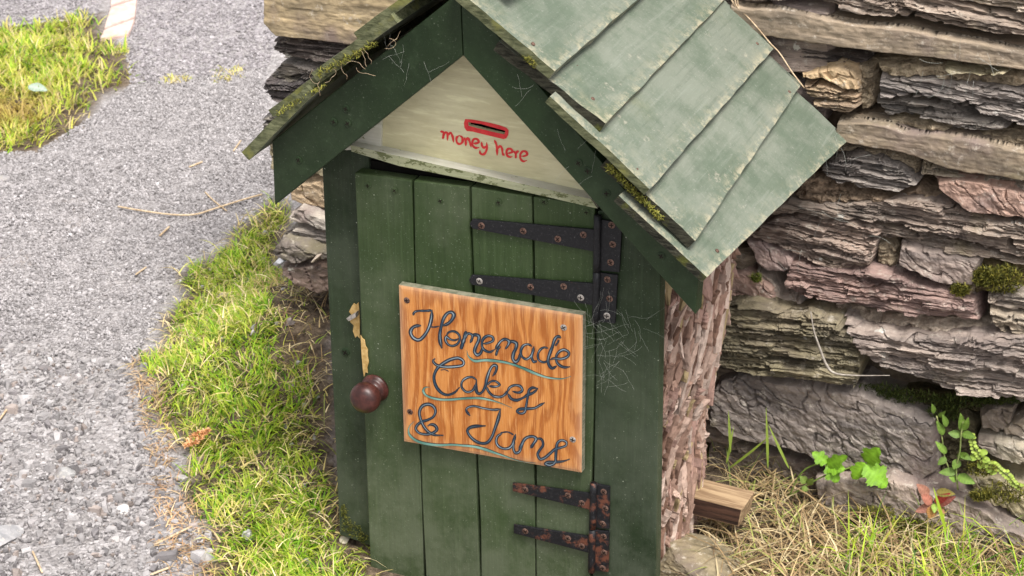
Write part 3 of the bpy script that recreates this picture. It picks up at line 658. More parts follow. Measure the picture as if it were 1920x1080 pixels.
SCR = {'rust': screw_mesh("screw_rust", m_screw), 'pale': screw_mesh("screw_pale", m_screwpale), 'door': screw_mesh("screw_green", m_door), 'barge': screw_mesh("screw_dark_green", m_barge)}
def screw(u, v, y, parent, kind='rust', s=1.0):
    P = onY(u, v, y); o = link(SCR[kind], "screw", P, parent); o.scale = (s, s, s); o.rotation_euler = (0, random.uniform(0, 3), 0); return o

# frame posts
lp = boardpx("frame_post", [(600, 235), (690, 235), (712, 1026), (693, 1023), (637, 1003)], 0.0, .022, m_post, house, .0018)
lp["label"] = "dark green post with a rotten mossy foot"
mossy_foot = lp; screw(648, 660, 0.0, house, 'barge', 1.5)
jz = lambda u, v: onY(u, v, YJ)
tb = [jz(1121, 395), jz(1240, 395), jz(1229, 1120), jz(1110, 1120)]
rp = prism("frame_post", tb, shiftY(tb, .017), m_post, house, .0016)
bk = [onY(690, 300, .003), onY(1121, 370, .003), onY(1110, 1110, .003), onY(700, 1110, .003)]
prism("gap_shade_panel", bk, shiftY(bk, .012), m_dark, house, 0)  # black filler sheet, shade put in as colour behind the plank gaps
# door
GAP = [(0, 0), .25*W_, .5*W_, .75*W_, W_]
tops = [(665, 324), (772, 339), (882, 351), (998, 369), (1118, 385)]
bots = [(697, 1110), (797, 1110), (901, 1110), (1004.5, 1110), (1107, 1110)]
peelmat = m_door
for i in range(4):
    g0 = .0 if i == 0 else 2.0; g1 = 2.0 if i < 3 else 1.5
    a, b = tops[i], tops[i+1]; c, d = bots[i+1], bots[i]
    yy = YD+random.uniform(-.0012, .0012)
    pts = [(a[0]+g0, a[1]), (b[0]-g1, b[1]+random.uniform(-1, 1)), (c[0]-g1, c[1]), (d[0]+g0, d[1])]
    f = np.array([onY(u, v, yy) for u, v in pts])
    # gentle wave along the plank edges: subdivide in height
    n = 14; Fv = []
    for k in range(n+1):
        t = k/n; l = f[0]*(1-t)+f[3]*t; r_ = f[1]*(1-t)+f[2]*t
        wv = .0009*math.sin(3.1*t*4+i*2)
        Fv.append((l+np.array([wv*(i > 0), .0006*math.sin(5*t+i), 0]), r_+np.array([.0008*math.sin(9*t+i*3+1), .0006*math.cos(4*t+i), 0])))
    outline = [p[0] for p in Fv][::-1]+[p[1] for p in Fv]
    outline = np.array(outline)
    pl = prism("door_plank", outline, shiftY(outline, .0165), m_door, house, .0014)
for u, v in [(690, 348), (740, 357), (826, 376), (935, 379), (1020, 378), (1100, 398)]: screw(u, v, YD-.0004, house, 'door', .95)
# bare wood where the paint has rubbed off the door edge and post
def patch(name, pts, y, mat, parent, t=.0008):
    f = np.array([onY(u, v, y) for u, v in pts]); return prism(name, f-np.array([0, t, 0]), f, mat, parent, 0)
patch("paint_chip", [(676.5, 628), (680, 634), (684, 637), (686, 648), (690, 655), (690, 668), (692, 678), (689, 690), (690, 699), (686, 697), (683, 706), (681, 694), (678.5, 665)], YD-.0012, m_peel, house)
patch("paint_chip", [(660, 574), (664, 568), (668, 571), (673, 566), (675, 600), (675, 634), (670, 629), (667, 633), (662, 620), (664, 610), (657, 603), (660, 590), (655, 584)], -.0004, m_peel, house)
lt = [onY(655, 592, -.001), onY(673, 581, -.001), onY(673, 590, -.001), onY(660, 597, -.001)]
prism("latch", np.array(lt)-np.array([0, .008, 0]), lt, m_screwpale, house, .0006)
# knob
kc = onY(705, 726, YD)
kn = lathe("door_knob", [(.0165, 0), (.0175, .0015), (.0172, .004), (.0150, .0055), (.0152, .0065), (.0128, .0082), (.0085, .011), (.0090, .0125), (.0125, .0142), (.0160, .0172), (.0182, .022), (.0186, .0265), (.0176, .0315), (.0147, .0360), (.0095, .0390), (.004, .0402)], kc, (0, -1, 0), m_knob, house, 32)

# hinges
def hinge(strap, plate, kn0, kn1, screws, pscrews, m, kinds=('rust',)):
    h = thing("hinge", onY(*strap[1], YD), None, None); h.parent = house; h.location = tuple(WORLD[h.name]-WORLD[house.name])
    f = np.array([onY(u, v, YD-.0042) for u, v in strap]); prism("strap", f, shiftY(f, .0028), m, h, .0006)
    f = np.array([onY(u, v, YJ-.0042) for u, v in plate]); prism("leaf_plate", f, shiftY(f, .0030), m, h, .0006)
    a, b = onY(*kn0, YJ-.005), onY(*kn1, YJ-.005)
    tube("knuckle", [a+(b-a)*t for t in np.linspace(0, 1, 6)], [.0042, .0043, .0038, .0043, .0042, .0042], m, h, 10)
    for i, (u, v) in enumerate(screws): screw(u, v, YD-.0042, h, kinds[i % len(kinds)])
    for i, (u, v) in enumerate(pscrews): screw(u, v, YJ-.0042, h, kinds[(i+1) % len(kinds)])
    return h
hinge([(886, 411), (1116, 431), (1114, 472), (886, 429), (880, 420)], [(1126, 412), (1166, 418), (1161, 511), (1124, 507)], (1121, 404), (1119, 508), [(903, 423), (981, 433), (1046, 448), (1094, 440)], [(1147, 422), (1149, 458), (1145, 492)], m_iron)
hinge([(884, 516), (1114, 532), (1113, 573), (884, 534), (879, 525)], [(1125, 512), (1158, 516), (1153, 607), (1123, 603)], (1119, 510), (1117, 604), [(899, 527), (995, 538), (1057, 537), (1089, 558)], [(1139, 524), (1143, 560), (1138, 592)], m_iron, ('pale', 'rust', 'rust'))
hinge([(961, 906), (1110, 926), (1109, 957), (961, 921)], [(1118, 908), (1143, 913), (1142, 992), (1116, 989)], (1113, 906), (1111, 990), [(985, 918), (1065, 929), (1091, 943)], [(1132, 922), (1135, 953), (1130, 982)], m_rusty)
hinge([(963, 984), (1109, 1007), (1108, 1038), (963, 1000)], [(1116, 994), (1142, 997), (1140, 1073), (1114, 1070)], (1111, 993), (1109, 1072), [(985, 996), (1065, 1009), (1091, 1024)], [(1132, 1006), (1133, 1036), (1130, 1065)], m_rusty)

# gable panel with a real slot
YG = -.004
LG = lambda x, y: (815+x/9.817, 210+y/9.817)
outer = [(868, 62), (1190, 383), (1096, 359.5), (712, 274.5), (640, 263)]
hole = [LG(*p) for p in [(620, 188), (850, 220), (1080, 285), (1300, 345), (1285, 412), (1100, 372), (850, 312), (622, 252)]]
oP = [onY(u, v, YG) for u, v in outer]; hP = [onY(u, v, YG) for u, v in hole]
tris = tessellate_polygon([[Vector(p) for p in oP], [Vector(p) for p in hP]])
V = np.array(oP+hP); F = [list(t) for t in tris]; n0 = len(oP); nh = len(hP)
hb = shiftY(hP, .0055); V = np.vstack([V, hb])
for i in range(nh): j = (i+1) % nh; F.append([n0+i, n0+j, n0+nh+j, n0+nh+i])
gp = mk("gable_panel", V, F, m_cream, house); gp["label"] = "cream triangular panel with a coin slot"
hd = shiftY([onY(u+d, v+e, YG) for (u, v), (d, e) in zip(outer, [(0, 5), (-5, 0), (0, 12), (2, 12), (4, 12)])], .014); prism("slot_shade_backing", hd, shiftY(hd, .006), m_dark, house, 0)  # black sheet giving slot and sill gap their shade by colour
rim_o = [LG(*p) for p in [(560, 130), (700, 140), (850, 165), (1020, 200), (1200, 245), (1320, 288), (1360, 335), (1355, 420), (1320, 485), (1270, 500), (1100, 460), (850, 400), (700, 362), (590, 350), (548, 290), (537, 205)]]
oP = [onY(u, v, YG-.0005) for u, v in rim_o]; hP = [onY(u, v, YG-.0005) for u, v in hole]
tris = tessellate_polygon([[Vector(p) for p in oP], [Vector(p) for p in hP]])
rm = mk("slot_rim", np.array(oP+hP), [list(t) for t in tris], m_red, gp)

# ribbons for hand-painted lettering
def ribbon(strokes, y, name, mat, parent, colfn, dz=.0003, shift=0.0):
    Vs, Qs, Cs, o = [], [], [], 0
    for si, (P, w, prof) in enumerate(strokes):
        C = catmull(P, 9); T = np.gradient(C, axis=0); T /= np.linalg.norm(T, axis=1)[:, None]+1e-9
        Nn = np.stack([-T[:, 1], T[:, 0]], -1); n = len(C); t = np.linspace(0, 1, n)
        ww = w*prof(t)[:, None]/2*(1+.32*pnoise(t*5+si*3, t*0+si, 3))[:, None]; C = C+Nn*shift*w
        A = C+Nn*ww; B = C-Nn*ww
        yo = y-dz*(.15+.12*(si % 6)+.12*t)
        PA = np.array([onY(A[i, 0], A[i, 1], yo[i]) for i in range(n)]); PB = np.array([onY(B[i, 0], B[i, 1], yo[i]) for i in range(n)])
        Vs += [PA, PB]; i = np.arange(n-1); Qs.append(np.stack([o+i, o+i+1, o+n+i+1, o+n+i], -1)); o += 2*n
        c = colfn(si, t); Cs += [c, c]
    return fastmesh(name, np.vstack(Vs), [np.vstack(Qs)], mat, parent, np.vstack(Cs))
flat = lambda t: np.clip(np.minimum(t, 1-t)*14, .25, 1)**.6
taper = lambda t: np.clip(np.minimum(t, 1-t)*5, .12, 1)
def px(crop, pts):
    ox, oy, s = crop; return np.array([(ox+a/s, oy+b/s) for a, b in pts])
LGc = (815, 210, 9.817)
mon = [[(100, 357), (155, 372), (160, 430), (150, 500)], [(152, 450), (195, 378), (235, 400), (235, 525)], [(237, 440), (290, 385), (325, 440), (350, 560)],
       [(450, 432), (402, 480), (410, 560), (460, 590), (510, 550), (505, 470), (450, 432)], [(545, 470), (570, 540), (572, 625)], [(568, 530), (610, 482), (645, 545), (672, 650)],
       [(700, 572), (760, 578), (812, 552), (785, 503), (730, 497), (695, 545), (705, 625), (755, 660), (822, 652)], [(862, 550), (872, 620), (910, 660), (948, 620)], [(955, 560), (962, 660), (935, 745), (885, 782), (838, 757), (832, 700)],
       [(1098, 515), (1135, 600), (1147, 700), (1150, 800)], [(1152, 690), (1200, 628), (1238, 670), (1250, 760), (1285, 805)], [(1330, 762), (1390, 752), (1432, 730), (1400, 682), (1345, 683), (1320, 742), (1340, 808), (1388, 830), (1432, 820)],
       [(1455, 718), (1490, 770), (1492, 855)], [(1490, 780), (1518, 728), (1548, 740)], [(1590, 812), (1650, 812), (1700, 782), (1680, 732), (1620, 727), (1575, 782), (1580, 860), (1630, 908), (1700, 890)]]
ribbon([(px(LGc, p), 4.2, lambda t: np.clip(np.minimum(t, 1-t)*10, .45, 1)) for p in mon], YG-.0004, "lettering", m_red, gp, lambda si, t: np.ones((len(t), 3))*.5)
# batten and sill under the gable
boardpx("gable_batten", [(640, 282), (640, 236), (716, 213), (714, 279)], -.0075, .010, m_white, house, .0008)
sb = np.array([onY(u, v, -.020) for u, v in [(657, 272), (860, 318), (1108, 373), (1120, 391), (1007, 365), (878, 337), (748, 311), (659, 284)]])
n = len(sb); V = np.vstack([sb, shiftY(sb, .0175)]); F = [list(range(n)), list(range(2*n-1, n-1, -1))]+[[i, i+n, (i+1) % n+n, (i+1) % n] for i in range(n)]
mi = [1, 1]+[0]*n
mk("gable_sill", V, F, [m_white, m_mould], house, midx=mi)

# bargeboards
YB = -.055
bl = boardpx("bargeboard", [(510, 265), (515, 385), (867.3, 105), (862.5, -16)], YB, .020, m_barge, house, .0012)
br = boardpx("bargeboard", [(868.8, 105), (1304, 590), (1309, 524), (864.0, -16)], YB, .020, m_barge, house, .0012)
for u, v in [(626, 228), (652, 231), (649, 204), (560, 300)]: screw(u, v, YB-.0003, bl, 'barge', 1.1)
for u, v in [(1102, 320), (1138, 362), (1085, 305), (1240, 480)]: screw(u, v, YB-.0003, br, 'barge', 1.1)

# roof boards
def shingle(A, B, dirF, dirB, width, t, name="roof_board", seed=0, edge=1.0, end=None):
    """A,B lower corners front/back; dirs point up the slope"""
    A, B = np.array(A), np.array(B); nu, nv = 36, 14
    u = np.linspace(0, 1, nu)[:, None, None]; v = np.linspace(0, 1, nv)[None, :, None]
    Fq = A+(B-A)*u; D = dirF*(1-u)+dirB*u
    P = Fq+D*width*v
    nrm = np.cross(B-A, dirF); nrm /= np.linalg.norm(nrm); nrm = nrm if nrm[2] > 0 else -nrm
    U, Vv = u[..., 0]+0*v[..., 0], v[..., 0]+0*u[..., 0]
    wob = .0026*fbm(U*3+seed, Vv*1.5, seed, 3)[..., None]
    P = P+nrm*wob
    # ragged lower and end edges
    P = P+((np.exp(-v*16))*.0022*fbm(U*9, Vv*0+seed, seed+3, 4)[..., None])*(-dirF)
    P[..., 1] += np.exp(-U*30)*.003*fbm(Vv*5, U*0+seed, seed+5, 3)
    Q = P-nrm*t
    n = nu*nv; V = np.vstack([P.reshape(-1, 3), Q.reshape(-1, 3)]); idx = np.arange(n).reshape(nu, nv)
    F = [np.stack([idx[:-1, :-1], idx[1:, :-1], idx[1:, 1:], idx[:-1, 1:]], -1).reshape(-1, 4)]
    F.append(F[0][:, ::-1]+n); mi = [0]*(2*len(F[0]))
    ed = [idx[:, 0], idx[-1, :], idx[::-1, -1], idx[0, ::-1]]
    for k, e in enumerate(ed):
        q = np.stack([e[:-1], e[1:], e[1:]+n, e[:-1]+n], -1); F.append(q); mi += [1 if k in (1, 2, 3) else 0]*len(q)
    tint = np.maximum(np.exp(-Vv*22)*.95, np.exp(-U*34)*.8)*edge
    c = np.concatenate([tint.ravel(), tint.ravel()])[:, None]
    o = fastmesh(name, V, F, [m_roof, end or m_end], house, np.hstack([c, c, c]), smooth=False)
    o.data.polygons.foreach_set("material_index", np.array(mi, np.int32)); return o
def updir(c, a, y):
    d = onY(*c, y)-onY(*a, y); return d/np.linalg.norm(d)
d1 = updir((880, -2), (1040, 133), -.07); d3 = updir((1015, 165), (1218, 355), -.075); d2 = updir((935, 70), (1135, 226), -.062); d4 = updir((1130, 305), (1303, 446), -.066); d5 = d3*1.0
A1 = onY(1040, 133, -.07); rb = []
rb.append(shingle(A1, A1+np.array([0, .40, .004]), d1, d1, .130, .011, seed=11, end=m_pend))
rb.append(shingle(onY(1135, 232, -.063), onY(1362, -4, .33), d2, d2, .135, .012, seed=23))
rb.append(shingle(onY(1218, 355, -.076), onY(1453, 88, .335), d3, d3, .135, .009, seed=37, end=m_pend))
rb.append(shingle(onY(1303, 452, -.066), onY(1503, 158, .335), d3, d3, .120, .012, seed=41))
rb.append(shingle(onY(1325, 520, -.076), onY(1590, 262, .335), d5, d5, .120, .009, seed=59))
lA = [(663, 62), (583, 137), (503, 207), (453, 285)]
dl = updir((590, 143), (503, 207), -.07); dl4 = updir((540, 195), (453, 285), -.07)
for k, (u, v) in enumerate(lA):
    A = onY(u, v, [-.066, -.072, -.068, -.075][k]); d = dl if k < 3 else dl4
    rb.append(shingle(A, A+np.array([random.uniform(-.004, .004), .40, random.uniform(-.004, .004)]), d, d, .125 if k else .135, [.009, .011, .009, .012][k], seed=71+k*5, end=m_pend))
# ridge capping hidden above the picture
ap = onY(864, -22, -.06)
rc = [ap+np.array([-.05, 0, -.028]), ap+np.array([0, 0, .022]), ap+np.array([.05, 0, -.028]), ap+np.array([.045, 0, -.036]), ap+np.array([0, 0, .012]), ap+np.array([-.045, 0, -.036])]
rc = np.array(rc)+np.array([0, .02, .030]); prism("ridge_cap", rc, shiftY(rc, .38), m_roof, house, .001)

for i_, (u, v) in [(1, (1083, 125)), (1, (1112, 185)), (2, (1195, 318)), (3, (1275, 412)), (4, (1345, 470)), (0, (1000, 82)), (3, (1480, 172)), (4, (1545, 258)), (2, (1420, 82))]:
    A = onY(u, v, 0); q_ = ray(u, v); ob = rb[i_]; me = ob.data; n_ = len(me.vertices)//2
    co_ = np.empty(len(me.vertices)*3, np.float32); me.vertices.foreach_get("co", co_); co_ = co_.reshape(-1, 3)[:n_]+WORLD[ob.name]
    d_ = co_-CAM; tt = d_@q_/(q_@q_); e_ = np.linalg.norm(d_-tt[:, None]*q_, axis=1); k_ = int(np.argmin(e_)); P_ = CAM+q_*tt[k_]
    nl = lathe("nail", [(.0022, -.002), (.0022, .0004), (.0015, .0008)], P_, (.66, -.05, .75), m_screw, ob, 10)
# the painted sign
YS = -.030
scn = np.array([onY(u, v, YS) for u, v in [(747, 535), (1092, 592), (1090, 887), (757, 828)]])
nu, nv = 70, 60; u = np.linspace(0, 1, nu)[:, None, None]; v = np.linspace(0, 1, nv)[None, :, None]
P = (scn[0]*(1-u)+scn[1]*u)*(1-v)+(scn[3]*(1-u)+scn[2]*u)*v
U, Vv = u[..., 0]+0*v[..., 0], v[..., 0]+0*u[..., 0]; ed = np.minimum(np.minimum(U, 1-U), np.minimum(Vv, 1-Vv)*.86)
P[..., 1] += .0012*np.exp(-ed*90)
idx = np.arange(nu*nv).reshape(nu, nv); V = P.reshape(-1, 3); F = [np.stack([idx[:-1, :-1], idx[:-1, 1:], idx[1:, 1:], idx[1:, :-1]], -1).reshape(-1, 4)]
ring = np.concatenate([idx[:, 0], idx[-1, 1:], idx[::-1, -1][1:], idx[0, ::-1][1:-1]]); Rr = V[ring].copy(); Rr[:, 1] = YS+.0105
o = len(V); q = np.arange(len(ring)); q2 = (q+1) % len(ring); F.append(np.stack([ring[q], ring[q2], o+q2, o+q], -1)); F.append((o+np.arange(len(ring)))[None, ::-1])
tint = np.concatenate([np.clip(np.exp(-ed*48)*.5+.0, 0, 1).ravel(), np.ones(len(ring))])[:, None]
sign = fastmesh("sign", np.vstack([V, Rr]), F, [m_ply, m_plyedge], house, np.hstack([tint]*3), smooth=False)
sign.data.polygons.foreach_set("material_index", np.array([0]*len(F[0])+[1]*(len(F[1])+1), np.int32)); sign["label"] = "orange plywood sign reading Homemade Cakes & Jams"
for (u_, v_), k in zip([(763, 563), (1057, 614), (769, 772), (1074, 824)], ('rust', 'pale', 'rust', 'pale')): screw(u_, v_, YS+.0002, sign, k, 1.0)
A_, B_, C_, D_, E_, F_ = (740, 560, 6.75), (910, 590, 6.75), (750, 660, 6.75), (880, 670, 6.75), (750, 740, 6.75), (915, 750, 6.75)
L = [  # crop, points, width, lightness of the inner paint
 (A_, [(236, 212), (248, 172), (300, 155), (390, 153), (478, 148)], 24, .25), (A_, [(472, 140), (465, 250), (432, 370), (380, 460), (310, 522), (240, 500), (203, 440), (213, 385), (260, 348), (335, 340)], 37, .9),
 (A_, [(440, 345), (490, 360), (565, 348)], 14, 0), (A_, [(598, 630), (577, 540), (572, 450), (592, 340), (622, 245), (668, 185), (718, 172), (748, 205), (728, 262), (675, 315), (600, 345)], 36, .5),
 (A_, [(652, 480), (680, 428), (740, 412), (800, 440), (825, 500), (800, 565), (740, 597), (680, 582), (645, 530), (652, 480), (700, 512), (760, 525), (822, 500)], 24, .5),
 (A_, [(838, 640), (868, 540), (905, 410)], 38, .12), (A_, [(885, 520), (920, 447), (970, 450), (985, 492), (955, 560)], 26, .6), (A_, [(968, 495), (1010, 457), (1065, 475), (1062, 530), (1030, 600), (1012, 670), (1045, 712), (1090, 682), (1118, 600)], 36, .55),
 (B_, [(-30, 368), (30, 358), (95, 330), (90, 283), (40, 268), (-10, 290), (-40, 340), (-38, 410), (0, 455), (60, 472), (120, 440)], 28, .5), (B_, [(125, 440), (160, 380), (200, 332), (250, 310), (300, 335), (290, 382), (252, 435)], 30, .6), (B_, [(135, 520), (150, 460), (185, 395)], 26, .15),
 (B_, [(285, 365), (330, 338), (390, 360), (388, 420), (357, 490), (350, 560), (385, 597), (425, 555), (442, 480)], 35, .5), (B_, [(592, 402), (540, 375), (480, 395), (450, 460), (465, 530), (520, 562), (570, 530), (602, 470), (615, 400)], 27, .7), (B_, [(605, 420), (588, 530), (610, 592), (655, 588)], 28, .35),
 (B_, [(795, 425), (740, 415), (690, 450), (665, 510), (680, 575), (740, 602), (795, 580)], 24, .4), (B_, [(960, 297), (920, 275), (880, 310), (850, 400), (820, 480), (795, 570), (808, 640), (850, 677), (905, 648)], 33, .5),
 (B_, [(820, 572), (870, 552), (960, 560), (1040, 530), (1055, 480), (1000, 445), (940, 465), (900, 520), (900, 590), (940, 640), (1000, 665), (1075, 660)], 29, .75), (B_, [(930, 320), (915, 355), (885, 395)], 20, .05),
 (C_, [(445, 80), (420, 115), (465, 165), (560, 187), (690, 185), (790, 167), (802, 118), (740, 77), (640, 95), (540, 150), (470, 212), (432, 300), (440, 390), (480, 470), (540, 525), (610, 542), (690, 512), (755, 445)], 32, .7), (C_, [(512, 228), (570, 224), (618, 246)], 9, 0),
 (C_, [(972, 358), (920, 320), (850, 325), (790, 370), (780, 440), (830, 500), (890, 502), (935, 465), (962, 395)], 25, .55), (D_, [(92, 285), (85, 400), (112, 457), (160, 440), (200, 370), (225, 260), (260, 160), (300, 105), (345, 112), (335, 180), (293, 240)], 30, .45),
 (D_, [(225, 352), (270, 307), (330, 302), (385, 348), (330, 372), (245, 362)], 22, .5), (D_, [(215, 370), (250, 440), (310, 490), (390, 500), (450, 470), (492, 415)], 27, .5), (D_, [(488, 435), (510, 382), (580, 352), (650, 370), (670, 420), (620, 447), (545, 430)], 27, .5), (D_, [(488, 460), (530, 522), (600, 542), (680, 512), (740, 472), (800, 452), (865, 402)], 29, .25),
 (D_, [(872, 395), (800, 385), (755, 420), (740, 500), (722, 600), (702, 690), (650, 712), (605, 685), (640, 655), (740, 650), (830, 640), (900, 602), (955, 573)], 27, .55),
 (E_, [(550, 515), (440, 510), (360, 470), (300, 400), (260, 310), (245, 220), (280, 147), (350, 120), (420, 145), (450, 210), (420, 280), (350, 320), (270, 345), (215, 390), (203, 440), (250, 487), (340, 502), (420, 482), (467, 440), (440, 390), (390, 377), (350, 397)], 30, .5),
 (E_, [(888, 270), (840, 202), (860, 162), (940, 145), (1060, 172), (1180, 190), (1275, 182)], 23, .7), (E_, [(1272, 175), (1245, 300), (1205, 420), (1165, 530), (1110, 602), (1040, 617), (960, 590), (890, 530), (853, 462), (880, 420), (950, 400), (1085, 395)], 31, .5),
 (F_, [(325, 442), (250, 405), (155, 415)], 15, 0), (F_, [(180, 422), (122, 460), (105, 530), (140, 590), (220, 617), (290, 590), (330, 500), (350, 432)], 29, .7), (F_, [(332, 500), (320, 600), (345, 667), (400, 650), (430, 570), (472, 485)], 28, .2),
 (F_, [(390, 640), (430, 550), (480, 482), (560, 460), (610, 492), (572, 560), (538, 610)], 31, .6), (F_, [(578, 545), (620, 492), (680, 500), (697, 570), (650, 640), (630, 690), (660, 747), (720, 730), (790, 672), (850, 620), (920, 602), (985, 577), (990, 532), (930, 510), (880, 545), (865, 620), (857, 720), (850, 790), (790, 827), (728, 810), (760, 787), (850, 785), (950, 775), (1035, 748)], 29, .55)]
def inkdark(si, t): return np.tile(np.array([[.012, .018, .028]]), (len(t), 1))
def inklight(si, t):
    k = np.clip(L[si][3]*.85-.12+.9*pnoise(t*5+si*7.7, t*0+si*1.3, 9), 0, 1)[:, None]
    return np.array([.02, .055, .095])*(1-k)+np.array([.27, .34, .38])*k
ribbon([(px(c, p), w/6.75*1.3, flat) for c, p, w, k in L], YS-.0001, "lettering", m_ink, sign, inkdark)
ribbon([(px(c, p), w/6.75*(.38 if k > .05 else .12), taper) for c, p, w, k in L], YS-.0005, "lettering_highlight", m_ink, sign, inklight, shift=.16)
UL = [np.vstack([px(A_, [(912, 655), (935, 730), (1010, 785), (1100, 780)]), px(B_, [(20, 574), (120, 582), (250, 602), (370, 635), (500, 685), (640, 745), (780, 792), (920, 810), (1000, 805), (1085, 778)])]),
      np.vstack([px(C_, [(380, 443), (320, 447), (295, 490), (330, 545), (410, 580), (520, 600), (650, 600), (800, 587), (1000, 582)]), px(D_, [(250, 535), (350, 563), (430, 592), (540, 638)])]),
      np.vstack([px(E_, [(178, 336), (120, 400), (110, 480), (150, 540), (230, 590), (350, 622), (500, 637), (650, 632), (800, 642), (950, 657), (1080, 692)]), px(F_, [(90, 668), (200, 705), (330, 750), (450, 780), (600, 797)])])]
tp = lambda t: np.clip(np.minimum(t*6, (1-t)*3), .15, 1)
ribbon([(p, w*1.0, tp) for p, w in zip(UL, (5.6, 4.8, 5.2))], YS-.0001, "underline", m_ink, sign, inkdark)
def teal(si, t):
    k = np.clip(.5+pnoise(t*6, t*0+si, 4), 0, 1)[:, None]; return np.array([.045, .15, .12])*(1-k)+np.array([.2, .36, .3])*k
ribbon([(p+np.array([0, .5]), w*.74, tp) for p, w in zip(UL, (5.6, 4.8, 5.2))], YS-.0005, "underline_paint", m_ink, sign, teal)

# ------------------------------------------------------------------ blades: grass, straw, moss
def blades(name, P, length, width, lean, cols, mat, parent=None, curl=.6, dirs=None, seg=3, lift=0.0, Nrm=None, rs=RS):
    n = len(P); P = np.asarray(P, float)
    az = rs.rand(n)*2*np.pi if dirs is None else dirs
    D = np.stack([np.cos(az), np.sin(az), 0*az], -1); S = np.stack([-np.sin(az), np.cos(az), 0*az], -1)
    tw = (rs.rand(n)-.5)*1.2; S = S*np.cos(tw)[:, None]+np.array([0, 0, 1.])*np.sin(tw)[:, None]*.5
    ln = np.broadcast_to(length, (n,)); wd = np.broadcast_to(width, (n,)); le = np.broadcast_to(lean, (n,))
    Vs = []; cur = P.copy(); cur[:, 2] += lift; ang = le.copy(); cu = curl*(.4+rs.rand(n))
    for k in range(seg+1):
        f = k/seg; w_ = wd*(1-f**1.6)*.5 if k < seg else 0*wd
        if k < seg: Vs += [cur-S*w_[:, None], cur+S*w_[:, None]]
        else: Vs += [cur]
        cur = cur+(D*np.sin(ang)[:, None]+np.array([0, 0, 1.])*np.cos(ang)[:, None])*(ln/seg)[:, None]; ang = np.minimum(ang+cu/seg*1.6, 2.0)
    V = np.stack(Vs, 1); m = V.shape[1]; o = (np.arange(n)*m)[:, None]
    quads = [np.concatenate([o+2*k, o+2*k+1, o+2*k+3, o+2*k+2], 1) for k in range(seg-1)]
    tri = np.concatenate([o+2*seg-2, o+2*seg-1, o+2*seg], 1)
    C = np.repeat(cols[:, None, :], m, 1).copy()
    return fastmesh(name, V.reshape(-1, 3), quads+[tri], mat, parent, C.reshape(-1, 3))
GP = [(.25, .46, .03), (.44, .58, .05), (.60, .60, .11), (.64, .55, .19), (.07, .16, .015), (.7, .58, .32)]
def edist(x, y, poly):
    d = np.full(len(x), 9.)
    for (x1, y1), (x2, y2) in zip(poly, poly[1:]+poly[:1]):
        dx, dy = x2-x1, y2-y1; t = np.clip(((x-x1)*dx+(y-y1)*dy)/(dx*dx+dy*dy+1e-12), 0, 1); d = np.minimum(d, np.hypot(x-x1-t*dx, y-y1-t*dy))
    return d
def turf(name, poly, n, ln, wd, wts, label, bare=None, fade=.03, dry=None):
    q = sample(poly, n); x, y = q[:, 0], q[:, 1]
    dens = fbm(x*14, y*14, 61, 3); dE = edist(x, y, poly)+.030*fbm(x*25, y*25, 63, 3)
    keep = (dens+.42 > RS.rand(len(x))*.62) & (sstep(-.008, fade, dE) > RS.rand(len(x)))
    if bare is not None: keep &= ~(inpoly(x, y, bare) & (RS.rand(len(x)) < .965))
    x, y = x[keep], y[keep]; n = len(x)
    clump = fbm(x*11, y*11, 67, 3)
    cx = np.round(x/.028)*.028; cy_ = np.round(y/.028)*.028
    az = 2*np.pi*_hash((cx*1000).astype(np.int64), (cy_*1000).astype(np.int64), 3)+RS.randn(n)*.9
    c = pick(GP, wts, n); yel = np.clip(clump*2.2-.05, 0, 1)[:, None]; c = c*(1-.5*yel)+np.array([.42, .37, .1])*.5*yel
    if dry is not None:
        s = np.exp(-((x-dry[0])**2+(y-dry[1])**2)/dry[2]**2)[:, None]; c = c*(1-.8*s)+np.array([.5, .34, .12])*.8*s
    L_ = ln*(.45+.9*RS.rand(n))*(1+.45*np.clip(-clump, -.6, .8)); le = .25+.75*RS.rand(n)
    P = np.stack([x, y, hgt(x, y)-.002], -1)
    o = blades(name, P, L_, wd*(.6+.8*RS.rand(n)), le, c, m_grass, curl=.7, dirs=az); return tag(o, label, "grass", None, "stuff")
turf("grass", VERGE, 27000, .025, .0025, (6, 6, 3, 1, 2, .8), "bright green and yellow grass verge between the path and cupboard", bare=SOILP, fade=.055)
turf("grass", FARG, 24000, .034, .0036, (3, 5, 5, 4, 1.5, 2), "yellow green grass patch at the far side of the path", dry=tuple(gpt(10, 215)[:2])+(.1,), fade=.16)
for pl, lab in (([(295, 160), (305, 145), (345, 142), (360, 150), (330, 162)], "tiny tuft of yellow grass in the path crack near the brick edging"), ([(395, 155), (400, 130), (455, 124), (465, 140), (430, 158)], "small tuft of yellow grass in the path beside the wall end")):
    turf("grass", gpoly(pl), 260, .016, .003, (1, 1, 3, 5, 0, 5), lab, fade=.02)
turf("grass", gpoly([(190, 95), (200, 80), (238, 95), (245, 102), (215, 108)]), 300, .02, .003, (2, 4, 4, 3, 0, 2), "small grass fringe at the near end of the brick edging")
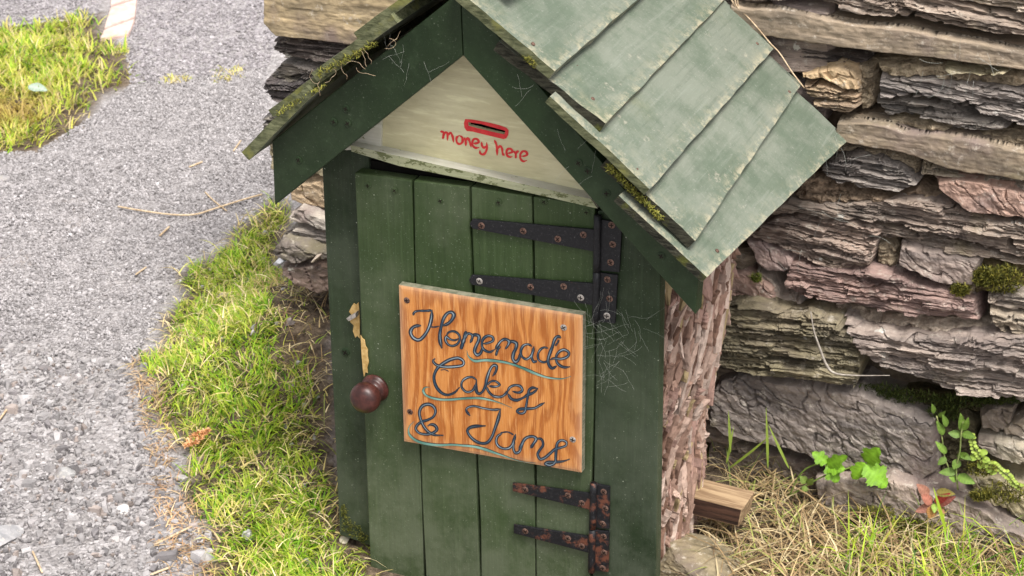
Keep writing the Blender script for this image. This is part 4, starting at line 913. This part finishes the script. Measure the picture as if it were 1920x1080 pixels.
# straw scattered through the verge
def strew(name, poly, n, ln, wd, pal, wts, label, lean=(1.0, 1.5), lift=.004, bias=None, patchy=.75):
    q = sample(poly, n); x, y = q[:, 0], q[:, 1]
    kp = fbm(x*18, y*18, 91, 3)+.45 > RS.rand(n)*patchy; x, y = x[kp], y[kp]; n = len(x)
    P = np.stack([x, y, hgt(x, y)+lift*RS.rand(n)*2], -1); c = pick(pal, wts, n)*(.65+.7*np.clip(fbm(x*13, y*13, 93, 2)[:, None]+.5, 0, 1))
    az = RS.rand(n)*2*np.pi if bias is None else bias+RS.randn(n)*.9
    o = blades(name, P, ln*(.4+RS.rand(n)), wd*(.5+RS.rand(n)), lean[0]+(lean[1]-lean[0])*RS.rand(n), c, m_straw, curl=.7, dirs=az, seg=4); return tag(o, label, "dry grass", None, "stuff")
SP = [(.40, .295, .15), (.28, .19, .095), (.52, .42, .25), (.15, .095, .05), (.28, .31, .08)]
SL = [(.6, .48, .24), (.52, .42, .16), (.7, .58, .34), (.4, .3, .12), (.55, .55, .14)]
strew("dry_grass", VERGE, 4200, .03, .0016, SL, (3, 3, 2, 2, 2), "thin dead straw lying through the green verge", lean=(.6, 1.4), lift=.006, patchy=.95)
strew("dry_grass", gpoly([(240, 680), (300, 640), (330, 900), (400, 1000), (400, 1150), (310, 1150), (290, 900)]), 1900, .022, .0012, [(.5, .34, .18), (.42, .25, .14), (.6, .45, .28)], (2, 2, 1), "sparse brown straw along the gravel edge of the verge", lift=.002)
strew("dry_grass", SOILP, 260, .06, .0016, SP, (2, 3, 1, 3, 2), "tangled dead stems on bare soil beside the dark post", lean=(.5, 1.5))
strew("dry_grass", DRY, 3800, .065, .0020, SP, (4, 3, 3, 1.5, 1.5), "thick mat of pale dry straw below the stone wall", lean=(.7, 1.5), lift=.008)
strew("dry_grass", gpoly([(1325, 880), (1335, 790), (1420, 800), (1510, 850), (1500, 920), (1420, 900), (1400, 960)]), 420, .07, .0014, [(.3, .24, .12), (.42, .33, .18), (.16, .2, .05)], (3, 2, 2), "sparse dead stems between the trunk and the dark wall slab", lean=(.1, 1.2))
qg = gpoly([(1600, 1010), (1700, 985), (1800, 1005), (2000, 1020), (2050, 1180), (1560, 1180)])
q = sample(qg, 620); cl = fbm(q[:, 0]*16, q[:, 1]*16, 71, 2); q = q[cl > -.12]; n = len(q)
o = blades("grass", np.stack([q[:, 0], q[:, 1], hgt(q[:, 0], q[:, 1])], -1), .075*(.5+.8*RS.rand(n)), .0026*(.6+.7*RS.rand(n)), .15+.6*RS.rand(n), pick(GP, (4, 5, 3, 1, 2, 0), n), m_grass, curl=.9); tag(o, "long fresh green grass blades in the straw at the wall foot", "grass", None, "stuff")

# ------------------------------------------------------------------ gravel
def chips(name, xy, size, pal, wts, label, sink=.35, flat=(.45, .8), rs=RS):
    n = len(xy); base = np.array([(-1, -1, -1), (1, -1, -1), (1, 1, -1), (-1, 1, -1), (-1, -1, 1), (1, -1, 1), (1, 1, 1), (-1, 1, 1)], float)*.5
    B = base[None]*(1+.55*(rs.rand(n, 8, 3)-.5)*2*.8); B[:, 4:, :2] *= (.55+.4*rs.rand(n, 1, 1))
    s = np.broadcast_to(size, (n,)); sc = np.stack([s*(.8+.6*rs.rand(n)), s*(.55+.4*rs.rand(n)), s*(flat[0]+(flat[1]-flat[0])*rs.rand(n))], -1)
    B = B*sc[:, None]; a = rs.rand(n)*2*np.pi; c_, s_ = np.cos(a), np.sin(a)
    Xr = B[..., 0]*c_[:, None]-B[..., 1]*s_[:, None]; Yr = B[..., 0]*s_[:, None]+B[..., 1]*c_[:, None]
    t = (rs.rand(n)-.5)*.7; Zr = B[..., 2]+Xr*np.sin(t)[:, None]*.6
    V = np.stack([Xr+xy[:, :1], Yr+xy[:, 1:2], Zr+(hgt(xy[:, 0], xy[:, 1])+.002+sc[:, 2]*(.5-sink))[:, None]], -1).reshape(-1, 3)
    q = np.array([(0, 3, 2, 1), (4, 5, 6, 7), (0, 1, 5, 4), (1, 2, 6, 5), (2, 3, 7, 6), (3, 0, 4, 7)])
    F = (np.arange(n)*8)[:, None, None]+q[None]; c = np.repeat(pick(pal, wts, n, .3), 8, 0)
    o = fastmesh(name, V, [F.reshape(-1, 4)], m_chip, None, c, smooth=False); return tag(o, label, "gravel", None, "stuff")
CP = [(.30, .28, .28), (.345, .325, .325), (.19, .175, .178), (.40, .38, .38), (.28, .235, .215)]
CT = [(.33, .308, .31), (.37, .345, .348), (.27, .25, .25), (.42, .395, .4)]
LOOSE = gpoly([(-420, 600), (60, 640), (230, 690), (290, 740), (270, 780), (310, 830), (345, 880), (335, 950), (395, 1010), (365, 1090), (420, 1260), (-420, 1300)])
TARM = gpoly([(-420, 300), (70, 285), (150, 235), (245, 160), (330, 150), (500, 128), (516, 372), (440, 432), (330, 512), (300, 600), (246, 682), (60, 640), (-420, 600)])
FAR = gpoly([(-300, -140), (600, -140), (500, 128), (330, 150), (245, 160), (235, 95), (260, 0), (190, 0), (180, 35), (-300, 80)])
def soften(q, poly, w_=.10):
    # thin the chips out towards the far sides so that they run out into the plain surface
    d_ = np.array([np.dot(np.append(p_, 0.)-CAM, RGT)/np.dot(np.append(p_, 0.)-CAM, FWD) for p_ in q])
    dn = np.array([np.dot(np.append(p_, 0.)-CAM, DWN)/np.dot(np.append(p_, 0.)-CAM, FWD) for p_ in q])
    k_ = sstep(-.40, -.30, d_)*(1-sstep(.165, .205, dn))*sstep(-.20, -.165, dn); return q[k_ > RS.rand(len(q))]
q = soften(sample(LOOSE, 22000), LOOSE); d = fbm(q[:, 0]*12, q[:, 1]*12, 81, 3); q = q[d+.5 > RS.rand(len(q))*.8]
chips("gravel", q, .0029*np.exp(.6*RS.randn(len(q))), CP, (5, 4, 2, .5, 1.0), "loose pale slate gravel at the near side of the path", .38)
q = soften(sample(TARM, 62000), TARM); chips("gravel", q, .0027*np.exp(.32*RS.randn(len(q))), CT, (4, 4, 2.5, 1.5), "worn tarmac stone chips across the middle of the path", .5)
q = soften(sample(FAR, 30000), FAR); chips("gravel", q, .0045*np.exp(.25*RS.randn(len(q))), [(.31, .285, .295), (.35, .325, .335), (.26, .235, .245)], (4, 3, 2), "fine tarmac chips on the far part of the path", .55, (.35, .6))
q = sample(VERGE, 90); chips("gravel", q, .005*np.exp(.4*RS.randn(len(q))), CP, (4, 4, 2, 3, 2), "stray gravel chips lying in the grass verge", .1)

def rock(name, u, v, w_, h_, col, label, cat="stone", flat=.6, seed=0, z=0.0, yaw=0., y=None, parent=None, mat=None):
    """loose stone w_ pixels wide at picture point u,v"""
    P = gpt(u, v) if y is None else onY(u, v, y); dist = np.dot(P-CAM, FWD); s = w_/FPX*dist/2; s2 = h_/FPX*dist/2
    bm = bmesh.new(); bmesh.ops.create_icosphere(bm, subdivisions=5 if w_ > 100 else 3, radius=1); V = np.array([x.co[:] for x in bm.verts]); Fx = [[x.index for x in f.verts] for f in bm.faces]; bm.free()
    rs = np.random.RandomState(seed); 
    for _ in range(7):
        n = rs.randn(3); n /= np.linalg.norm(n); dcut = .55+.3*rs.rand(); ex = np.maximum(V@n-dcut, 0); V = V-ex[:, None]*n
    V = V*(1+.05*fbm(V[:, 0]*3+seed, V[:, 1]*3+V[:, 2]*2, seed, 3)+(.07*fbm(V[:, 0]*9+V[:, 2]*5, V[:, 1]*9+V[:, 2]*7, seed, 4) if w_ > 100 else 0))[:, None]
    V = V*np.array([s*1.2, s2*1.5, s*flat]); c, s_ = math.cos(yaw), math.sin(yaw); V = np.stack([V[:, 0]*c-V[:, 1]*s_, V[:, 0]*s_+V[:, 1]*c, V[:, 2]], -1)
    o = mk(name, V+P+np.array([0, 0, s*flat*.45+z]), Fx, mat or m_rock, parent, smooth=False); o.color = (*[c_*.62 for c_ in col], 1)
    if label: tag(o, label, cat)
    return o
G1, G2 = (.33, .32, .33), (.24, .23, .24)
rock("stone", 5, 1012, 56, 70, (.38, .38, .40), "large pale grey stone at the left edge of the gravel", seed=1, flat=.5)
rock("stone", 122, 893, 38, 24, (.33, .335, .35), "grey angular stone alone in the middle of the gravel", seed=2)
rock("stone", 158, 886, 18, 13, G2, "small grey stone touching the angular stone in the gravel", seed=3)
rock("stone", 232, 958, 24, 20, (.5, .49, .5), "white oval pebble in the gravel beside the verge", seed=4)
rock("stone", 218, 1013, 18, 17, (.48, .47, .48), "small white square pebble below the oval white pebble", seed=5)
rock("stone", 83, 692, 32, 12, G2, "flat dark slate flake at the upper edge of loose gravel", seed=6, flat=.3)
rock("stone", 85, 785, 28, 18, G1, "grey wedge shaped stone among the loose gravel", seed=7)
rock("stone", 342, 900, 24, 11, (.48, .46, .46), "pale stone chip at the fringe of the grass", seed=8)
rock("stone", 390, 1036, 16, 13, (.54, .53, .54), "white pebble in grass near the bottom of the verge", seed=9)
rock("stone", 10, 338, 24, 12, (.44, .42, .43), "pale pebble on the path below the far grass", seed=10)
rock("stone", 648, 1013, 20, 18, (.6, .55, .44), "cream pebble at the foot of the dark green post", seed=12)
rock("stone", 483, 530, 40, 16, (.36, .36, .36), "grey flat stone half buried in the upper verge", seed=13, flat=.35)
rock("stone", 425, 558, 30, 14, (.36, .36, .37), "small flat grey stone in grass left of the bare soil", seed=14, flat=.35)
rock("stone", 300, 855, 14, 12, (.34, .33, .34), "tiny grey pebble at the dry edge of the verge", seed=15)

# ------------------------------------------------------------------ brick edging in the path
be = thing("brick_edging", gpt(225, 40), "row of pink bricks set flush in the far path", "brick edging")
rows = [((196, -60), (266, -60)), ((202, -30), (264, -34)), ((206, -8), (260, -16)), ((206, 19), (258, 4)), ((194, 61), (255, 40)), ((186, 80), (243, 72))]
for (a, b), (c, d) in zip(rows[:-1], rows[1:]):
    q = [gpt(a[0]+2, a[1]+2), gpt(b[0]-1, b[1]+2), gpt(d[0]-1, d[1]-2), gpt(c[0]+2, c[1]-2)]; q = np.array(q); q[:, 2] = random.uniform(.010, .014)
    lo = q.copy(); lo[:, 2] = -.05; prism("brick", q, lo, m_brick, be, .004)

# ------------------------------------------------------------------ loose bits on the path
def gline(pts, lift=.004): P = np.array([gpt(u, v) for u, v in pts]); P[:, 2] += lift; return catmull(P, 8)
o = tube("twig", gline([(222, 395), (262, 402), (320, 410), (365, 410), (400, 400), (450, 384), (492, 372)], .008), .0016, m_twig, None, 6); tag(o, "long thin curved brown stem lying across the tarmac path", "twig")
for pts, r, lab in [([(385, 365), (400, 380), (425, 400)], .0015, "short pale straw stem above the curved brown stem"), ([(300, 447), (318, 430)], .0018, "short straight straw on tarmac below the curved stem"),
                    ([(255, 520), (275, 506)], .0014, "tiny straw stem on tarmac left of the verge"), ([(262, 1092), (320, 1070)], .0016, "pale straw lying at the bottom of the gravel"), ([(290, 1028), (330, 1008), (366, 990)], .0016, "long dry stalk between the gravel and lower verge"),
                    ([(62, 1040), (72, 1062), (80, 1080)], .0014, "thin straw near the big pale stone"), ([(355, 318), (380, 308)], .0018, "small grey twig on the path left of the roof tip"), ([(0, 792), (15, 772)], .0016, "yellow straw at the left edge of the gravel"), ([(438, 288), (452, 268)], .0015, "short pale straw by the roof board tip")]:
    P = gline(pts+([((pts[0][0]+pts[1][0])/2, (pts[0][1]+pts[1][1])/2-1)] if False else []), .005); o = tube("straw", P, r, m_twig, None, 5); tag(o, lab, "straw")
# catkin in the verge
P0 = gpt(372, 848); n = 260; t = RS.rand(n); a = RS.rand(n)*2*np.pi
ax = np.array([.02, .03, .012]); C = P0+np.array([0, 0, .022])+ax*(t[:, None]-.5); rr = .0055*np.sin(np.pi*np.clip(t*.9+.08, 0, 1))
o1 = blades("catkin", C+np.stack([np.cos(a)*rr, np.sin(a)*rr*.6, np.sin(a)*rr], -1), .006, .0032, .3+RS.rand(n), pick([(.7, .36, .16), (.78, .5, .28), (.56, .28, .12)], (2, 2, 1), n), m_straw, curl=.5, seg=2); tag(o1, "orange dried catkin lying in the green grass verge", "catkin")
# pale fallen leaf in the far grass
def leafmesh(P, d, nrm, ln, wd, lobes=0, cup=.15, serr=0., seed=0, tip=1.0):
    """returns verts, quads; base P, direction d, facing nrm"""
    d = np.array(d, float); d /= np.linalg.norm(d); nrm = np.array(nrm, float); nrm -= d*np.dot(d, nrm); nrm /= np.linalg.norm(nrm); s = np.cross(d, nrm)
    n = 22; V = []; 
    for i in range(n):
        t = i/(n-1); w_ = math.sin(math.pi*min(1, t**(.72 if not lobes else .8)))**(.8*tip)
        if lobes: w_ *= .62+.38*abs(math.sin(t*math.pi*2.6+.35))
        w_ *= 1+serr*(1 if i % 2 else -1)
        z = -cup*ln*(t-.3)**2
        for j in range(-2, 3):
            f = j/2; V.append(P+d*ln*t+s*wd/2*w_*f+nrm*(z+cup*.6*wd*abs(f)*w_*(.5 if j else 0)+.02*wd*math.sin(t*14+j*2+seed)))
    V = np.array(V); F = []
    for i in range(n-1):
        for j in range(4): a = i*5+j; F.append((a, a+1, a+6, a+5))
    return V, np.array(F)
def leaf(P, d, nrm, ln, wd, col, parent, name="leaf", **k):
    V, F = leafmesh(P, d, nrm, ln, wd, **k); ji = np.tile(np.arange(5), 22); ri = np.repeat(np.arange(22), 5)
    vein = np.where(ji == 2, 1.28, 1+.16*np.sin(ri*1.9-np.abs(ji-2)*2.0))*np.where(np.abs(ji-2) == 2, .9, 1)
    c = np.clip(np.array(col)*(vein*(1+.3*fbm(V[:, 0]*160, V[:, 2]*160, 3, 3)))[:, None], 0, 1)
    return fastmesh(name, V, [F], m_leaf, parent, c)
P = gpt(72, 190)+np.array([0, 0, .03]); o = leaf(P+np.array([-.02, .0, 0]), (1, .15, -.1), (.1, -.3, 1), .042, .026, (.34, .42, .34), None, "fallen_leaf"); tag(o, "pale grey green fallen leaf on the far grass", "leaf")

# ------------------------------------------------------------------ block and stone propping the trunk
yb = .165
bf = np.array([onY(u, v, yb) for u, v in [(1292, 930), (1392, 955), (1385, 988), (1292, 964)]])
bb = bf+np.array([.004, .038, .004]); n = 4
V = np.vstack([bf, bb]); F = [[0, 1, 2, 3], [7, 6, 5, 4]]+[[i, i+4, (i+1) % 4+4, (i+1) % 4] for i in range(4)]
wb = mk("wood_block", V, F, [m_blockwood, m_blockdark], None, midx=[1, 0, 0, 0, 0, 0], bev=.0015); tag(wb, "sawn wooden block with a dark front side wedged under the trunk", "wood block")
rock("stone", 1290, 1045, 165, 120, (.25, .21, .135), "pale lumpy stone with yellow moss under the wooden block", seed=31, flat=.5, z=-.025, yaw=.5, y=.11)

# ------------------------------------------------------------------ plants at the foot of the wall
YP = .30
pl = thing("leafy_weed", onY(1490, 905, YP), "weed with two bright green lobed leaf clusters before the dark slab", "weed")
GL = (.17, .34, .022)
def leafpx(parent, b, t, wpx, col, y=YP, yt=None, lobes=0, serr=0., up=(.45, -.9, .75), **k):
    B = onY(*b, y); T = onY(*t, yt if yt is not None else y-.004); ln = np.linalg.norm(T-B); dist = np.dot(B-CAM, FWD)
    return leaf(B, T-B, up, ln, wpx/FPX*dist, col, parent, lobes=lobes, serr=serr, **k)
for b, t, w_ in [((1551, 868), (1523, 848), 24), ((1549, 872), (1588, 856), 22), ((1547, 874), (1584, 880), 26), ((1552, 872), (1572, 905), 30), ((1622, 866), (1648, 842), 36), ((1622, 868), (1598, 900), 30), ((1622, 870), (1664, 914), 42)]:
    leafpx(pl, b, t, w_*1.25, tuple(np.array(GL)*random.uniform(.85, 1.2)), lobes=1, serr=.1, seed=b[0])
for pts in [[(1480, 930), (1500, 890), (1525, 872), (1550, 870)], [(1480, 930), (1540, 895), (1590, 878), (1622, 868)]]:
    tube("stem", catmull([onY(u, v, YP+.002) for u, v in pts], 6), .0011, simple("green_stem", (.12, .2, .03), (.2, .28, .06), 80), pl, 5)
for b, t, w_ in [((1512, 905), (1500, 893), 16), ((1514, 908), (1524, 898), 14), ((1512, 912), (1506, 922), 14)]: leafpx(pl, b, t, w_, (.17, .24, .05), name="leaf")
m_stem = simple("weed_stem", (.14, .2, .05), (.28, .3, .12), 80)
w2 = thing("weed", onY(1795, 920, .31), "upright weed with pointed green leaves in the wall gap", "weed")
tube("stem", catmull([onY(u, v, .31) for u, v in [(1796, 918), (1793, 880), (1800, 845), (1802, 815), (1806, 790)]], 6), .0012, m_stem, w2, 5)
for b, t, w_ in [((1802, 815), (1778, 812), 14), ((1804, 812), (1828, 820), 14), ((1804, 808), (1802, 776), 13), ((1806, 808), (1816, 784), 12), ((1798, 862), (1787, 880), 15), ((1800, 850), (1822, 862), 12), ((1794, 884), (1760, 886), 14), ((1795, 892), (1828, 906), 17), ((1794, 900), (1780, 895), 11), ((1795, 858), (1812, 850), 12), ((1775, 850), (1755, 828), 12), ((1774, 858), (1758, 872), 12), ((1770, 815), (1757, 790), 13), ((1776, 800), (1768, 778), 11), ((1752, 775), (1748, 758), 9), ((1760, 782), (1772, 772), 9)]:
    leafpx(w2, b, t, w_*1.15, tuple(np.array((.14, .23, .04))*random.uniform(.75, 1.35)), y=.312, yt=.305)
tube("stem", catmull([onY(u, v, .314) for u, v in [(1790, 900), (1772, 860), (1766, 820), (1756, 780)]], 6), .0010, m_stem, w2, 5)
cr = thing("creeping_weed", onY(1822, 815, .315), "trailing chain of tiny round yellow green leaves on wall stones", "weed")
ch = catmull([(1822, 818), (1826, 838), (1836, 852), (1848, 866), (1862, 872), (1876, 880), (1890, 892), (1900, 904), (1912, 914)], 3)
tube("stem", [onY(u, v, .312) for u, v in ch], .0007, m_stem, cr, 4)
for i, (u, v) in enumerate(ch):
    for s in (-1, 1):
        P = onY(u+s*3.4+random.uniform(-1, 1), v-s*2.6+random.uniform(-1, 1), .309); leaf(P+np.array([-.0022, 0, 0]), (1, 0, random.uniform(-.4, .4)), (.3, -.8, .7), .0046, .0044, np.array((.33, .43, .07))*random.uniform(.8, 1.2), cr, "leaf", tip=.55)
for (u, v) in [(1838, 848), (1842, 862), (1818, 858), (1848, 880), (1832, 872), (1856, 884), (1840, 872)]: leaf(onY(u, v, .309), (1, 0, .2), (.3, -.8, .7), .009, .0085, (.3, .42, .06), cr, "leaf", tip=.55)
ro = thing("rosette_weed", onY(1752, 950, .285), "small rosette weed with red and brown leaves on the wall ledge", "weed")
for b, t, w_, c in [((1748, 948), (1716, 960), 17, (.34, .15, .11)), ((1750, 950), (1742, 972), 20, (.4, .2, .06)), ((1754, 946), (1790, 932), 18, (.4, .13, .11)), ((1752, 942), (1780, 926), 16, (.5, .07, .07)), ((1748, 944), (1728, 928), 19, (.42, .17, .12)), ((1742, 930), (1720, 908), 20, (.36, .17, .12)), ((1756, 950), (1772, 962), 12, (.36, .2, .1)), ((1752, 944), (1752, 962), 12, (.24, .36, .05)), ((1755, 922), (1790, 926), 17, (.26, .22, .06))]:
    leafpx(ro, b, t, w_, c, y=.285, yt=.275)
gb = thing("tall_grass", onY(1762, 985, .28), "single tall bright green grass blade crossing the red rosette", "grass")
V, F = leafmesh(onY(1775, 1000, .26), onY(1748, 905, .268)-onY(1775, 1000, .26), (.4, -1, .3), .062, .0042, cup=.1); fastmesh("blade", V, [F], m_leaf, gb, np.tile([[.3, .42, .03]], (len(V), 1)))
for k, (b, t, lab) in enumerate([((1440, 880), (1437, 765), "tall thin green stem standing before the dark slab"), ((1362, 870), (1376, 800), "leaning green blade beside the trunk"), ((1370, 850), (1366, 770), "thin upright stalk right of the trunk"), ((1480, 880), (1440, 795), "bent green blade leaning left before the dark slab"), ((1365, 880), (1450, 815), "long green stem leaning right before the dark slab")]):
    B = onY(*b, .29); T = onY(*t, .30); o = thing("tall_grass", B, lab, "grass"); V, F = leafmesh(B, T-B, (.4, -1, .2), np.linalg.norm(T-B), .0034, cup=.12); fastmesh("blade", V, [F], m_leaf, o, np.tile([[.24, .32, .05]], (len(V), 1)))

# dried stems hanging on the wall
o = tube("dried_stem", catmull([onY(u, v, .285) for u, v in [(1520, 584), (1526, 620), (1538, 655), (1550, 685), (1566, 700), (1605, 704), (1668, 704)]], 8), np.concatenate([np.linspace(.0008, .0019, 25), np.linspace(.0019, .0004, 24)]), simple("bleached_stem", (.22, .19, .16), (.40, .36, .31), 200), None, 6); tag(o, "bleached dead stem hooked on the lichened wall stone", "dried stem")
# moss
def mossfield(name, pts, n, y, col, label, ln=.006, jit=.012, parent=None):
    P = []
    for _ in range(n):
        i = random.randrange(len(pts)); u, v, ru, rv = pts[i]; r_ = math.sqrt(random.random()); a = random.random()*6.28
        P.append(onY(u+ru*r_*math.cos(a), v+rv*r_*math.sin(a), y-random.random()*jit))
    P = np.array(P); n = len(P); o = blades(name, P, ln*(.5+RS.rand(n)), .0016, .2+1.3*RS.rand(n), pick(col, (2, 2, 1), n), m_straw, parent, curl=.6, seg=2)
    o["kind"] = "stuff"
    if label: o["label"] = label
    if label and parent is None: o["category"] = "moss"
    return o
MG = [(.11, .11, .02), (.2, .18, .03), (.06, .06, .015)]
mossfield("moss", [(1880, 525, 40, 28), (1845, 520, 25, 18), (1800, 545, 16, 12)], 2600, .345, MG, "dark yellow moss filling a gap between wall stones")
mossfield("moss", [(1640, 735, 60, 14), (1700, 745, 60, 12), (1800, 752, 60, 14), (1880, 750, 50, 10), (1770, 775, 30, 20)], 2400, .352, [(.05, .07, .015), (.08, .1, .02), (.03, .04, .01)], "dark green moss under the big overhanging wall stone")
mossfield("moss", [(1885, 925, 40, 22), (1840, 930, 22, 10), (1840, 880, 30, 14)], 1500, .318, MG, "olive moss on the lower wall stones at the right edge")
mossfield("moss", [(1640, 962, 40, 12), (1700, 985, 50, 12)], 700, .30, MG, "thin brown moss on the base ledge stone")
mossfield("moss", [(1418, 522, 9, 8)], 220, .335, [(.12, .17, .03), (.2, .22, .04), (.1, .1, .02)], "small green moss tuft beside the trunk top")
mossfield('moss', [(650, 985, 10, 16), (664, 995, 14, 14), (680, 1008, 10, 10), (645, 960, 6, 14)], 420, .0, [(.10, .11, .02), (.15, .15, .03), (.06, .06, .015)], None, .003, .003, lp)
YM = [(.19, .19, .03), (.26, .24, .05), (.11, .12, .025)]
def mossline(p0, p1, w_, n, y, ln, parent):
    pts = [(p0[0]+(p1[0]-p0[0])*t, p0[1]+(p1[1]-p0[1])*t, w_, w_) for t in np.linspace(0, 1, 14)]; return mossfield("moss", pts, n, y, YM, None, ln, .006, parent)
mossline((1142, 314), (1236, 408), 6, 620, -.066, .004, rb[3]); mossline((985, 108), (1003, 122), 6, 160, -.066, .004, rb[1]); mossline((600, 140), (700, 84), 7, 260, -.07, .005, rb[6]); mossline((520, 215), (610, 160), 5, 150, -.072, .004, rb[7])
# dead strands caught in the eaves
cs = []
for _ in range(10):
    u0 = random.uniform(580, 740); v0 = 175-(u0-580)*.62+random.uniform(-14, 20); P = [(u0, v0)]; a = random.random()*6.28
    for k in range(5): a += random.uniform(-.9, .9); P.append((P[-1][0]+math.cos(a)*9, P[-1][1]+math.sin(a)*7))
    cs.append(catmull([onY(u, v, -.075-.004*random.random()) for u, v in P], 4))
o = tubes("straw_wisps", cs, .0002, m_twig); tag(o, "wisps of dead grass caught under the left roof boards", "dry grass", None, "stuff")
for (pts, y, lab) in [([(1378, 0), (1382, 12), (1400, 30), (1420, 52), (1445, 82), (1462, 100), (1485, 135), (1508, 165)], .33, "long pale stem along the back edge of the roof"), ([(1368, -6), (1376, 8), (1384, 26)], .332, "short pale stem at the top back of the roof"), ([(1385, -20), (1383, 5), (1390, 24)], .333, "second wispy stem standing behind the roof top")]:
    o = tube("dried_stem", catmull([onY(u, v, y) for u, v in pts], 6), .0009, m_twig, None, 5); tag(o, lab, "dried stem")
# cobwebs
def cobweb(name, regions, n, y, label, r=.00007, step=9, dens=6):
    cs = []
    for _ in range(n):
        u0, v0, ru, rv = random.choice(regions); P = [(u0+random.gauss(0, ru*.5), v0+random.gauss(0, rv*.5))]; a = random.random()*6.28
        for k in range(dens): a += random.uniform(-.3, .3); P.append((P[-1][0]+math.cos(a)*step*.8, P[-1][1]+math.sin(a)*step*.8))
        cs.append(catmull([onY(u, v, y-.006*random.random()) for u, v in P], 3))
    Vs, Fs, o = [], [], 0
    for P in cs:
        V, F = tubeverts(P, r, 3); Vs.append(V); Fs.append(F+o); o += len(V)
    V = np.vstack(Vs); ob = fastmesh(name, V, [np.vstack(Fs)], m_web, None, np.tile([[.4, .41, .37]], (len(V), 1))); return tag(ob, label, "cobweb", None, "stuff")
cobweb("cobweb", [(1150, 640, 60, 60), (1125, 610, 30, 40), (1185, 620, 40, 40), (1135, 690, 30, 40)], 60, -.024, "grey cobweb strands on the right frame post below the hinges")
cobweb("cobweb", [(770, 120, 50, 35), (740, 100, 30, 25), (790, 135, 30, 20)], 9, -.058, "faint cobweb on the left bargeboard near the peak", .00008)
cobweb("cobweb", [(1090, 320, 30, 40), (1000, 160, 25, 25), (1060, 200, 40, 40)], 10, -.060, "faint cobweb under the right roof boards", .00008)
cobweb("cobweb", [(1750, 130, 60, 25), (1800, 150, 80, 30), (1560, 290, 40, 30), (1560, 420, 60, 40), (1500, 500, 40, 30)], 30, .318, "thin dusty threads hanging over the upper wall stones", .00014, 14, 4)
print("built", len(bpy.data.objects), "objects", sum(len(o.data.polygons) for o in bpy.data.objects if o.type == 'MESH'))
